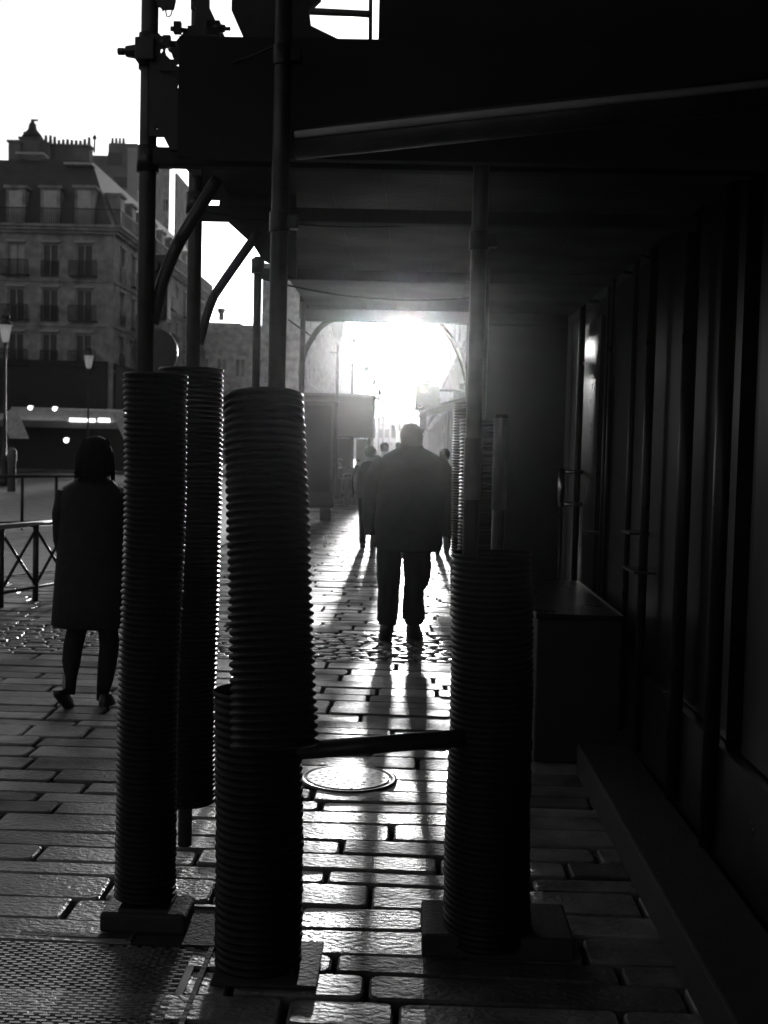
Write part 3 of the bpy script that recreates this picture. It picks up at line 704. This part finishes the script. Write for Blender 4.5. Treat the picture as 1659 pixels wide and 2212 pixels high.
# ================================================================== STREET FURNITURE
def lamp_proto():
    t = thing('street_lamp', (0,0,0), 'lamp', 'street lamp', 'lantern posts along the kerb')
    g = MB(); g.lathe([(.22, 0), (.22, .25), (.15, .35), (.12, .9), (.14, .95), (.07, 1.1), (.055, 2.2), (.075, 2.25), (.05, 2.35), (.042, 4.75), (.07, 4.8), (.04, 4.9)], (0,0,0), 12)
    g.path([(-.25, 0, 4.55), (.25, 0, 4.55)], .02, 6); g.build('pole', M['paint'], t)
    g = MB(); g.lathe([(.09, 4.92), (.13, 5.0), (.21, 5.46), (.215, 5.5)], (0,0,0), 8); g.build('lantern_glass', M['frost'], t)
    g = MB(); g.lathe([(.25, 5.502), (.25, 5.53), (.17, 5.62), (.13, 5.78), (.16, 5.80), (.10, 5.86), (.03, 5.9), (.045, 5.97), (.008, 6.1)], (0,0,0), 10); g.build('cap', M['paint'], t)
    return t
lp = lamp_proto()
laby = [(36.8, 'nearest lantern post on the kerb, glass just under the tunnel lintel'), (46, 'second lantern post down the kerb, its cap hanging in the glare'),
        (60.5, 'third lantern post down the kerb, grey cap against white sky'), (71.6, 'fourth lantern post down the kerb, above the kiosk edge'),
        (84.8, 'fifth lantern post down the kerb, thin pole beside the kiosk'), (97, 'farthest lantern post of the kerb row')]
for k, (Y, lab) in enumerate(laby):
    o = lp if k == 0 else copy_tree(lp)
    o.location = (-.0 + at(888 - .6*(3.93*2550/Y), 972, Y).x, Y, 0); o['label'] = lab
# two more lanterns across the crossing
for px_, py_, Y, lab in ((192, 768, 52, 'lantern post standing in front of the cafe house'), (12, 702, 40, 'big pale lantern cut by the left picture edge')):
    o = copy_tree(lp); c = at(px_, py_, Y); o.location = (c.x, Y, c.z - 5.5); o['label'] = lab; o['group'] = 'lanterns across the crossing'
    if c.z < 5.5: o.scale = (1.0, 1.0, c.z/5.5); o.location.z = 0

# railing at the street corner
def rail_fence(pA, pB, h, label, bays, cross=True, top=M['metalw'], rt=.03):
    t = thing('guard_railing', pA, label, 'railing', 'pedestrian railings at the corner')
    pA, pB = Vector(pA), Vector(pB); d = (pB-pA)
    MB().path([pA + Vector((0,0,h)), pB + Vector((0,0,h))], rt, 10).build('top_rail', top, t)
    MB().path([pA + Vector((0,0,.14)), pB + Vector((0,0,.14))], .018, 8).build('bottom_rail', M['paint'], t)
    for k in range(bays+1):
        q = pA + d*k/bays; MB().path([q, q + Vector((0,0,h-.02))], .03, 10).build('post', M['paint'], t)
        if cross and k < bays:
            q1 = pA + d*(k+1)/bays
            MB().path([q + Vector((0,0,.16)), q1 + Vector((0,0,h-.05))], .016, 8).path([q + Vector((0,0,h-.05)), q1 + Vector((0,0,.16))], .0155, 8).build('cross_bar', M['paint'], t)
gA = gnd(8, 1312); gB = gnd(128, 1288)
d = (gB-gA); hA = at(8, 1138, gA.y).z
rail_fence(gA - d*1.25, gA + d*1.75, hA, 'iron railing with crossed bars and shiny top rail, left of the woman', 5)
gA = gnd(-30, 1148); gB = gnd(190, 1138)
rail_fence(gA, gB, .95, 'plain darker railing across the side street, behind the crossed one', 3, cross=False, top=M['paint'])
# short bollard post beyond
c = gnd(25, 1062); t = thing('bollard', c, 'pale post with cap at the far kerb by the left edge', 'bollard')
MB().lathe([(.13, 0), (.12, .9), (.14, .95), (.14, 1.25), (.06, 1.35)], c, 12).build('shaft', M['pale'], t)

# traffic signal and round road sign seen behind the left post
Y = 17.0; c = at(334, 760, Y)
t = thing('road_sign', (c.x, Y, 0), 'back of a round road sign on a pole behind the left post', 'road sign')
g = MB(); g.path([(c.x, Y, c.z), (c.x, Y+.02, c.z)], .335, 40); g.build('disc', M['iron'], t)
MB().path([(c.x, Y-.022, c.z)] * 1 + [(c.x, Y-.004, c.z)], .30, 36).build('back_plate', M['paint'], t)
MB().path([(c.x-.05, Y+.06, 0), (c.x-.05, Y+.06, c.z+1.6)], .035, 10).build('pole', M['paint'], t)
a, e = at(302, 548, Y-1), at(360, 692, Y-1)
t = thing('traffic_signal', (a.x+.2, Y-1, 0), 'dark boxy traffic signal head behind the left post', 'traffic light')
MB().box(a.x, e.x, Y-1, Y-.7, e.z, a.z).build('housing', M['paint'], t, bevel=.03)
MB().path([(a.x+.12, Y-.85, 0), (a.x+.12, Y-.85, e.z+.05)], .05, 10).build('pole', M['paint'], t)
for k in range(3):
    zz = a.z - .17 - k*(a.z-e.z)/3.1; MB().path([((a.x+e.x)/2, Y-1.12, zz), ((a.x+e.x)/2, Y-1.002, zz)], .09, 14).build('visor', M['paint'], t)

# advertising panel on one leg
Y = 25.7; a, e = at(640, 866, Y), at(722, 1098, Y)
t = thing('advert_panel', (at(700,1128,Y).x, Y, 0), 'dark display panel on a single stout leg, left of the strolling people', 'display panel')
g = MB(); g.box(e.x-1.3, e.x, Y-.09, Y+.09, e.z, a.z); g.build('case', M['paint'], t, bevel=.05)
MB().box(e.x-1.2, e.x-.1, Y-.105, Y-.092, e.z+.35, a.z-.1).build('poster', M['board'], t)
c = at(703, 1128, Y); MB().box(c.x-.12, c.x+.12, Y-.12, Y+.12, 0, e.z).build('leg', M['paint'], t, bevel=.02)
MB().box(e.x-1.35, e.x+.05, Y-.13, Y+.13, a.z+.002, a.z+.06).build('cap', M['paint'], t)

# kiosk
Y = 38.0; a, e = at(722, 853, Y), at(805, 946, Y)
t = thing('kiosk', ((a.x+e.x)/2, Y, 0), 'street kiosk with a deep plain fascia, beyond the display panel', 'kiosk')
x0 = e.x - 2.3
g = MB(); g.box(x0, e.x, Y, Y+2.4, e.z, a.z-.02); g.build('fascia', M['concrete'], t, bevel=.02)
g = MB(); g.box(x0-.05, e.x+.05, Y-.05, Y+2.45, a.z-.019, a.z+.05); g.build('roof', M['zinc'], t)
g = MB(); g.box(x0+.1, e.x-.12, Y+.3, Y+2.3, 0.02, .95); g.build('counter', M['paint'], t)
for xx in (x0+.08, e.x-.7, e.x-.16): MB().box(xx, xx+.1, Y+.1, Y+.2, .0, e.z).build('upright', M['paint'], t)
MB().box(x0+.2, e.x-.75, Y+1.2, Y+1.24, .96, e.z-.02).build('window', M['glass'], t)
MB().box(e.x-.58, e.x-.2, Y+1.2, Y+1.24, .96, e.z-.02).build('window', M['blind'], t)

# parked scooter seen from behind
Y = 33.0; c = at(748, 1093, Y); c.z = 0
t = thing('parked_scooter', c, 'parked motor scooter seen from behind with two glinting mirrors', 'scooter')
def ring_wheel(y0_, name='wheel'):
    g = MB(); pts = [(c.x, y0_ + .24*math.cos(a_*math.pi/10), .26 + .24*math.sin(a_*math.pi/10)) for a_ in range(21)]; g.path(pts, .06, 10, up=(1,0,0)); w_ = g.build('wheel', M['leather'], t)
    MB().path([(c.x-.05, y0_, .26), (c.x+.05, y0_, .26)], .12, 14).build('rim', M['iron'], w_)
ring_wheel(Y); ring_wheel(Y+1.25)
MB().loft([(c.x, Y+.35, .32, .14, .45), (c.x, Y+.35, .5, .19, .5), (c.x, Y+.3, .72, .17, .48), (c.x, Y+.3, .78, .10, .4)], 16).build('body', M['paint'], t)
MB().loft([(c.x, Y+.35, .782, .14, .4), (c.x, Y+.35, .86, .13, .38), (c.x, Y+.35, .88, .08, .3)], 16).build('seat', M['leather'], t)
MB().loft([(c.x, Y+1.1, .3, .2, .05), (c.x, Y+1.05, .7, .24, .06), (c.x, Y+.95, 1.02, .16, .06)], 14).build('leg_shield', M['paint'], t)
MB().path([(c.x-.32, Y+.85, 1.0), (c.x, Y+.95, 1.05), (c.x+.32, Y+.85, 1.0)], .018, 8).build('handlebar', M['iron'], t)
for s_ in (-1, 1):
    MB().path([(c.x+s_*.22, Y+.9, 1.02), (c.x+s_*.25, Y+.88, 1.2)], .008, 6).sphere((c.x+s_*.25, Y+.87, 1.24), .075, .03, .05).build('mirror', M['metalw'], t)
MB().sphere((c.x+.12, Y-.12, .82), .06, .03, .05).build('tail_lamp', M['metalw'], t)
MB().sphere((c.x-.17, Y-.1, .78), .05, .03, .05).build('indicator', M['metalw'], t)

# box sign, awning, signs on the right
Y = 25.0; a, e = at(897, 833, Y), at(948, 886, Y)
t = thing('box_sign', ((a.x+XF)/2, Y, a.z), 'projecting blank box sign on the right-hand facade above the man', 'shop sign')
MB().box(a.x, e.x, Y, Y+.25, e.z, a.z).build('case', M['iron'], t, bevel=.015)
MB().box(a.x-.03, e.x+.03, Y-.02, Y+.27, e.z-.05, e.z-.002).build('bottom_trim', M['pal_stone'], t)
MB().path([(e.x-.01, Y+.12, a.z-.08), (XF, Y+.12, a.z-.08)], .025, 8).path([(e.x-.01, Y+.12, e.z+.08), (XF, Y+.12, e.z+.08)], .025, 8).build('bracket', M['ironb'], t)
a2 = at(885, 829, Y+1); MB().path([(a2.x, Y+.3, a2.z), (a.x+.3, Y+.3, a2.z-.03)], [.03, .07], 8).build('spot_lamp', M['ironb'], t)
Y = 21.0; a, e = at(905, 890, Y), at(968, 936, Y)
t = thing('shop_awning', (XF, Y, 2.2), 'folded shop awning with ragged edge beneath the box sign', 'awning')
pts = []
g = MB()
for k in range(9):
    yy = Y + k*.5; g.hexa([(a.x+.12*(k % 2), yy, 2.28), (XF-.01, yy, 2.55), (XF-.01, yy+.48, 2.55), (a.x+.12*(k % 2)+.02, yy+.48, 2.28),
                           (a.x+.12*(k % 2), yy, 2.33), (XF-.01, yy, 2.6), (XF-.01, yy+.48, 2.6), (a.x+.12*(k % 2)+.02, yy+.48, 2.33)])
g.build('canopy', M['plank'], t)
g = MB()
for k in range(20):
    yy = Y + k*.21; h_ = rnd.uniform(.12, .34); g.box(a.x+.05+rnd.uniform(-.03,.05), a.x+.09+.05, yy, yy+.18, 2.28-h_, 2.275)
g.build('fringe', M['plank'], t)
# menu stand and plants by the shops
Y = 17.5
t = thing('potted_shrub', (.86, Y, 0), 'shrub in a tall pot against the right-hand facade', 'plant')
MB().lathe([(.13, 0), (.18, .5), (.2, .52)], (.86, Y, 0), 14).build('pot', M['concrete'], t)
g = MB(); 
for k in range(420):
    a_ = rnd.uniform(0, 6.28); z_ = rnd.uniform(.5, 2.0); r_ = rnd.uniform(0, .24)*(1.1 - abs(z_-1.1)/1.3)
    p_ = Vector((.86 + r_*math.cos(a_), Y + r_*math.sin(a_), z_)); u_ = Vector((rnd.uniform(-1,1), rnd.uniform(-1,1), rnd.uniform(-1,1))).normalized(); v_ = u_.orthogonal().normalized()
    g.face([p_ - u_*.05, p_ + v_*.02, p_ + u_*.05, p_ - v_*.02])
g.build('foliage', M['plank'], t)
MB().path([(.86, Y, .5), (.88, Y, 1.6)], .02, 6).build('stem', M['plank'], t)

# hanging signal far down the street
Y = 62.0; c = at(849, 929, Y); xk = at(900, 932, Y)
t = thing('hanging_signal', c, 'tiny signal hanging from a wire above the far end of the street', 'signal')
MB().box(c.x-.09, c.x+.09, Y, Y+.15, c.z-.22, c.z+.1).build('housing', M['paint'], t); MB().sphere((c.x, Y-.02, c.z+.16), .11).build('dome', M['metalw'], t)
MB().path([(c.x, Y+.07, c.z+.05), (XF, Y+.07, c.z+.02)], .012, 6).build('wire', M['paint'], t)

# ================================================================== PEOPLE
def skin_body(root, J, E, rad, name='body', m='skin'):
    me = bpy.data.meshes.new(name); ks = list(J); me.from_pydata([J[k] for k in ks], [(ks.index(a), ks.index(b)) for a, b in E], []); me.materials.append(M[m])
    o = bpy.data.objects.new(name, me); COL.objects.link(o); o.parent = root
    o.modifiers.new('skin', 'SKIN'); lay = me.skin_vertices[0].data
    for i, k in enumerate(ks):
        r = rad[k]; lay[i].radius = r if isinstance(r, tuple) else (r, r); lay[i].use_root = (k == 'pelvis')
    ss = o.modifiers.new('sub', 'SUBSURF'); ss.levels = 2; ss.render_levels = 2
    o.modifiers['skin'].use_smooth_shade = True
    return o
def person(loc, H, pose, label, group='pedestrians on the pavement', facing=1.0, hands=True):
    """pose: dict of joints in metres relative to the feet point, x right, y forward"""
    root = thing('person', loc, label, 'person', group)
    J = dict(pose); hz = J['head'][2]
    hx_, hy_ = J['head'][0], J['head'][1]; s = H/1.75
    J['chin'] = (hx_, hy_+.02, hz-.09*s); J['crown'] = (hx_, hy_, hz+.035*s); J['nose'] = (hx_, hy_+facing*.115*s, hz-.02*s)
    for sd_ in ('l', 'r'):
        q = -1 if sd_ == 'l' else 1
        J['ear_'+sd_] = (hx_+q*(.098 if H > 1.76 else .085)*s, hy_-.005, hz-.01*s)
        a_ = J['ankle_'+sd_]; J['toe_'+sd_] = J.get('toe_'+sd_, (a_[0]+q*.02, a_[1]+.15, max(.03, a_[2]-.06)))
    E = [('pelvis','waist'),('waist','chest'),('chest','neck'),('neck','chin'),('chin','head'),('head','crown'),('head','nose'),('head','ear_l'),('head','ear_r')]
    rad = {'pelvis': (.16*s,.12*s), 'waist': (.14*s,.10*s), 'chest': (.17*s,.11*s), 'neck': .055*s, 'chin': .058*s, 'head': (.085*s,.098*s), 'crown': (.062*s,.072*s), 'nose': .014*s, 'ear_l': .018*s, 'ear_r': .018*s}
    for q in ('l', 'r'):
        E += [('chest','sh_'+q),('sh_'+q,'elb_'+q),('elb_'+q,'wr_'+q),('wr_'+q,'palm_'+q),('pelvis','hip_'+q),('hip_'+q,'knee_'+q),('knee_'+q,'calf_'+q),('calf_'+q,'ankle_'+q),('ankle_'+q,'toe_'+q)]
        w_, e_ = Vector(J['wr_'+q]), Vector(J['elb_'+q]); d_ = (w_-e_).normalized(); J['palm_'+q] = tuple(w_ + d_*.075*s)
        k_, a_ = Vector(J['knee_'+q]), Vector(J['ankle_'+q]); J['calf_'+q] = tuple(k_.lerp(a_, .32) + Vector((0,-.008,0)))
        rad.update({'sh_'+q: .062*s, 'elb_'+q: .042*s, 'wr_'+q: .027*s, 'palm_'+q: (.036*s,.02*s), 'hip_'+q: .09*s, 'knee_'+q: .050*s, 'calf_'+q: .046*s, 'ankle_'+q: .026*s, 'toe_'+q: .03*s})
        if hands:
            pv = Vector(J['palm_'+q]); sx = -1 if q == 'l' else 1
            for f_ in range(4):
                n1, n2 = f'f{f_}a{q}', f'f{f_}b{q}'
                o1 = pv + Vector((0, (f_-1.5)*.019*s, 0)) + d_*.05*s; o2 = o1 + d_*(.035 + .006*(1.5-abs(f_-1.5)))*s + Vector((-sx*.012, 0, 0))
                J[n1], J[n2] = tuple(o1), tuple(o2); rad[n1] = .009*s; rad[n2] = .007*s; E += [('palm_'+q, n1), (n1, n2)]
            n1 = 'th'+q; J[n1] = tuple(pv + Vector((-sx*.01, .045, 0))*s + d_*.01); rad[n1] = .01*s; E.append(('palm_'+q, n1))
    skin_body(root, J, E, rad)
    return root
def L(px_, py_, Y, base):                    # photo-plane point relative to the person's foot point
    p = at(px_, py_, Y); return (p.x - base.x, p.z)

# --- the heavy man walking away
Y = 9.9; base = Vector((at(878, 1380, Y).x, Y, 0)); base.z = 0
q = lambda x, y: L(x, y, Y, base)
def pt(x, y, dy=0.0):
    a_, b_ = q(x, y); return (a_, dy, b_)
pose = dict(pelvis=pt(882, 1165), waist=pt(884, 1110), chest=pt(886, 1030), neck=pt(888, 978), head=pt(889, 943),
    sh_l=pt(832, 1000), elb_l=pt(814, 1075, .02), wr_l=pt(805, 1158, .10), sh_r=pt(940, 1000), elb_r=pt(953, 1078, -.04), wr_r=pt(962, 1160, -.02),
    hip_l=pt(850, 1180), knee_l=pt(840, 1275, .04), ankle_l=pt(836, 1358, -.10), hip_r=pt(905, 1180), knee_r=pt(898, 1275, .05), ankle_r=pt(893, 1362, .06))
pose['toe_l'] = pt(833, 1374, .02); pose['toe_r'] = pt(900, 1378, .2)
man = person(base, 1.8, pose, 'broad man in a dark jacket walking away under the low sun', hands=True)
def px_loft(rows, Yb, ry, dy=0.0, seg=28, noise=.015, seed=3, square=0.0):
    rr_ = []
    for row in rows:
        x0, x1, y_ = row[:3]; k_ = row[3] if len(row) > 3 else ry; dd = row[4] if len(row) > 4 else dy
        a_ = at(x0, y_, Yb); c_ = at(x1, y_, Yb); rr_.append(((a_.x+c_.x)/2, Yb+dd, (a_.z+c_.z)/2, (c_.x-a_.x)/2, k_))
    rr_ = sorted(rr_, key=lambda r: r[2]); return MB().loft(rr_, seg, noise, seed, square)
px_loft([(862, 914, 966, .09), (848, 930, 974, .12), (828, 948, 984, .16), (815, 960, 1000, .19), (812, 962, 1030, .2), (812, 961, 1070, .21), (811, 960, 1110, .21), (809, 957, 1150, .2), (812, 955, 1174, .19), (814, 951, 1188, .18), (824, 944, 1190, .16)], Y, .2, noise=.035, square=.25).build('jacket', M['coat'], man)
for s_, pp in ((-1, [(830, 990, 0), (812, 1030, 0), (803, 1080, .03), (800, 1120, .08), (803, 1152, .11)]), (1, [(945, 992, 0), (960, 1030, -.02), (966, 1085, -.05), (966, 1125, -.04), (963, 1156, -.02)])):
    MB().path([at(x, y, Y+d_) for x, y, d_ in pp], [.075, .085, .08, .07, .06], 14).build('sleeve', M['coat'], man)
px_loft([(867, 911, 956, .085), (864, 914, 964, .10), (860, 918, 972, .12), (854, 924, 980, .13)], Y, .1).build('collar', M['coat'], man)
px_loft([(868, 912, 964, .09), (866, 913, 954, .105), (864, 914, 943, .118), (865, 913, 934, .114), (868, 910, 926, .10), (873, 905, 920, .078), (879, 899, 916, .05), (886, 893, 914.5, .02)], Y, .1, dy=-.01, seg=22, noise=.01).build('hair', M['hair'], man)
tr = px_loft([(815, 868, 1178, .15), (814, 868, 1215, .14), (814, 865, 1245, .12), (816, 863, 1275, .12), (815, 861, 1310, .11, -.03), (814, 860, 1335, .11, -.07), (821, 856, 1346, .09, -.08)], Y, .13, noise=.055, seed=5)
tr.build('trouser_leg', M['trouser'], man)
px_loft([(866, 930, 1178, .15), (870, 931, 1215, .15), (872, 932, 1245, .14), (874, 926, 1262, .13), (872, 917, 1275, .13, .03), (869, 917, 1305, .12, .05), (869, 919, 1335, .12, .05), (875, 912, 1349, .10, .05)], Y, .13, noise=.055, seed=8).build('trouser_leg', M['trouser'], man)
px_loft([(822, 852, 1344, .07, -.1), (820, 851, 1360, .08, -.08), (817, 848, 1374, .10, -.02), (817, 846, 1379, .10, 0)], Y, .1, noise=.01).build('shoe', M['leather'], man)
px_loft([(878, 906, 1346, .07, .05), (877, 909, 1360, .10, .08), (876, 914, 1374, .13, .12), (877, 915, 1382, .13, .12)], Y, .1, noise=.01).build('shoe', M['leather'], man)

# --- the woman in the coat, half hidden by the left sleeve
Y = 7.0; base = Vector((at(190, 1545, Y).x, Y, 0))
q = lambda x, y: L(x, y, Y, base)
pose = dict(pelvis=pt(195, 1225), waist=pt(196, 1160), chest=pt(198, 1085), neck=pt(204, 1020), head=pt(208, 978),
    sh_l=pt(145, 1065), elb_l=pt(135, 1160, -.02), wr_l=pt(150, 1230, .08), sh_r=pt(252, 1068), elb_r=pt(268, 1120, .1), wr_r=pt(262, 1045, .2),
    hip_l=pt(168, 1240), knee_l=pt(164, 1375, -.02), ankle_l=pt(153, 1492, -.12), hip_r=pt(225, 1240), knee_r=pt(234, 1380, .03), ankle_r=pt(221, 1505, .045))
pose['toe_l'] = pt(153, 1522, .0); pose['toe_r'] = pt(234, 1540, .13)
wm = person(base, 1.65, pose, 'woman in a knee-length dark coat walking, half hidden behind the left sleeve', hands=True)
px_loft([(185, 222, 1024, .07), (165, 245, 1040, .1), (138, 262, 1056, .12), (130, 268, 1080, .14), (130, 268, 1120, .14), (128, 266, 1170, .14), (122, 268, 1230, .16), (116, 270, 1300, .17), (113, 272, 1348, .18), (118, 268, 1352, .17)], Y, .15, noise=.012, square=.2).build('coat', M['coat'], wm)
MB().path([at(x, y, Y+d_) for x, y, d_ in ((142, 1062, 0), (132, 1110, -.02), (133, 1165, 0), (146, 1222, .06))], [.055, .055, .05, .045], 12).build('sleeve', M['coat'], wm)
MB().path([at(x, y, Y+d_) for x, y, d_ in ((250, 1066, 0), (266, 1095, .05), (268, 1122, .1), (262, 1065, .18))], [.055, .052, .05, .042], 12).build('sleeve', M['coat'], wm)
hr = px_loft([(184, 232, 1024, .07), (175, 241, 1016, .10), (171, 244, 1003, .115), (171, 244, 988, .12), (174, 242, 972, .12), (178, 238, 959, .11), (185, 232, 949, .085), (193, 224, 943.5, .05), (203, 214, 941.5, .02)], Y, .1, dy=-.02, noise=.09, seed=12)
for k in range(150):
    a_ = rnd.uniform(-3.6, .5); rx_, ry_ = .096*rnd.uniform(.9, 1.05), .12; hc = at(208, 975, Y)
    ca, sa = math.cos(a_), math.sin(a_); dz0 = rnd.uniform(.0, .07)
    hr.path([(hc.x + ca*rx_*.7, Y-.02+sa*ry_*.7, hc.z+.055+dz0*.3), (hc.x + ca*rx_, Y-.02+sa*ry_, hc.z-.02), (hc.x + ca*rx_*1.08, Y-.02+sa*ry_*1.05, hc.z-.10), (hc.x + ca*rx_*rnd.uniform(.95, 1.25), Y-.02+sa*ry_, hc.z-rnd.uniform(.13, .19))], [.005, .006, .005, .002], 5)
hr.build('hair', M['hair'], wm)
for pp, rr_ in (((( 170, 1250, 0), (169, 1350, -.01), (158, 1395, -.03), (154, 1430, -.07), (153, 1465, -.10), (152, 1500, -.13)), (.08, .062, .059, .055, .036, .028)),
                (((228, 1250, 0), (233, 1350, .02), (236, 1395, .03), (231, 1440, .02), (226, 1475, .035), (219, 1512, .05)), (.08, .061, .060, .057, .047, .03))):
    MB().path([at(x, y, Y+d_) for x, y, d_ in pp], list(rr_), 14).build('stocking', M['trouser'], wm)
px_loft([(136, 160, 1474, .04, -.2), (134, 163, 1490, .06, -.16), (138, 163, 1510, .07, -.08), (145, 165, 1530, .06, -.02), (148, 164, 1533, .05, 0)], Y, .06, noise=.01).build('shoe', M['leather'], wm)
px_loft([(212, 236, 1500, .05, .04), (208, 240, 1520, .09, .07), (205, 250, 1540, .12, .1), (205, 252, 1552, .13, .1), (206, 250, 1556, .12, .1)], Y, .06, noise=.01).build('shoe', M['leather'], wm)

# --- smaller walkers
def walker(px_c, y_head, y_feet, Y, label, shirt='coat', wide=1.0, lean=0, bag=False, sleevem=None):
    s = (at(px_c, y_head, Y).z)/1.75; b0 = Vector((at(px_c, y_feet, Y).x, Y, 0))
    def J_(x, z, y=0): return (x*s*wide, y*s, z*s)
    pose = dict(pelvis=J_(0,.95), waist=J_(0,1.1), chest=J_(0,1.3), neck=J_(0,1.48), head=J_(.0,1.63),
        sh_l=J_(-.17,1.40), elb_l=J_(-.22,1.13,-.03), wr_l=J_(-.21,.88,.05), sh_r=J_(.17,1.40), elb_r=J_(.22,1.13,.03), wr_r=J_(.21,.88,.1),
        hip_l=J_(-.09,.92), knee_l=J_(-.09,.50,.06), ankle_l=J_(-.08,.09,-.12), hip_r=J_(.09,.92), knee_r=J_(.08,.5,.1), ankle_r=J_(.07,.09,.15))
    p_ = person(b0, 1.75*s, pose, label, hands=True)
    V = lambda x, y, z, rx, ry: (b0.x + x*s*wide, b0.y + y*s, z*s, rx*s*wide, ry*s)
    MB().loft([V(0,0,.86,.19,.13), V(0,0,.95,.19,.14), V(0,0,1.1,.18,.13), V(0,0,1.3,.2,.135), V(0,0,1.41,.17,.12), V(0,0,1.49,.08,.08)], 20, .02).build('jacket', M[shirt], p_)
    for sx in (-1, 1):
        MB().path([Vector((b0.x+sx*.18*s*wide, b0.y, 1.41*s)), Vector((b0.x+sx*.225*s*wide, b0.y, 1.13*s)), Vector((b0.x+sx*.215*s*wide, b0.y+.05*s, .93*s))], [.06*s, .055*s, .045*s], 10).build('sleeve', M[sleevem or shirt], p_)
        dyk = .06 if sx < 0 else .1; dya = -.12 if sx < 0 else .15
        MB().path([Vector((b0.x+sx*.09*s*wide, b0.y, .92*s)), Vector((b0.x+sx*.09*s*wide, b0.y+dyk*s, .5*s)), Vector((b0.x+sx*.08*s*wide, b0.y+dya*s, .07*s))], [.1*s, .078*s, .062*s], 12).build('trouser_leg', M['trouser'], p_)
        MB().loft([V(sx*.08, dya+.05, .0, .045, .13), V(sx*.08, dya+.05, .04, .048, .13), V(sx*.08, dya, .1, .04, .06)], 12).build('shoe', M['leather'], p_)
    MB().loft([V(0,-.02,1.56,.07,.08), V(0,-.012,1.63,.092,.105), V(0,-.01,1.69,.088,.1), V(0,0,1.745,.04,.05)], 14, .02).build('hair', M['hair'], p_)
    if bag: MB().box(b0.x-.42*s, b0.x-.16*s, b0.y-.1, b0.y+.1, .55*s, .95*s).build('bag', M['leather'], p_, bevel=.03)
    return p_
walker(795, 963, 1185, 19.0, 'slim person in dark clothes walking just left of the broad man', wide=1.15)
walker(826, 955, 1140, 24.0, 'person in a pale shirt farther on, head showing between the walkers', shirt='shirt')
walker(955, 968, 1190, 18.2, 'person mostly hidden behind the right shoulder of the broad man', shirt='black', bag=True)
walker(858, 955, 1075, 40.0, 'small distant person left of the broad man head', shirt='black')

# ================================================================== HAZE
g = MB(); g.box(-120, 60, -40, 1200, -1.06, 60)
hz = g.build('haze', bpy.data.materials.new('haze_air')); hm = hz.data.materials[0]; hm.use_nodes = True; t = hm.node_tree; t.nodes.clear()
o_ = t.nodes.new('ShaderNodeOutputMaterial'); pv = t.nodes.new('ShaderNodeVolumePrincipled')
pv.inputs['Color'].default_value = (.95, .95, .95, 1); pv.inputs['Density'].default_value = 0.00006; pv.inputs['Anisotropy'].default_value = 0.965
t.links.new(pv.outputs[0], o_.inputs['Volume']); tag(hz, kind='stuff')

# scattering volume added in the covered walkway to spread the sun's glow
g = MB(); g.box(-.72, XF-.05, -1.5, 8.26, .02, ZB-.02)
hz = g.build('glow_volume', bpy.data.materials.new('glow_air')); hm = hz.data.materials[0]; hm.use_nodes = True; t = hm.node_tree; t.nodes.clear()
o_ = t.nodes.new('ShaderNodeOutputMaterial'); pv = t.nodes.new('ShaderNodeVolumePrincipled')
pv.inputs['Color'].default_value = (.95, .95, .95, 1); pv.inputs['Density'].default_value = 0.00036; pv.inputs['Anisotropy'].default_value = 0.98
t.links.new(pv.outputs[0], o_.inputs['Volume']); tag(hz, kind='stuff')
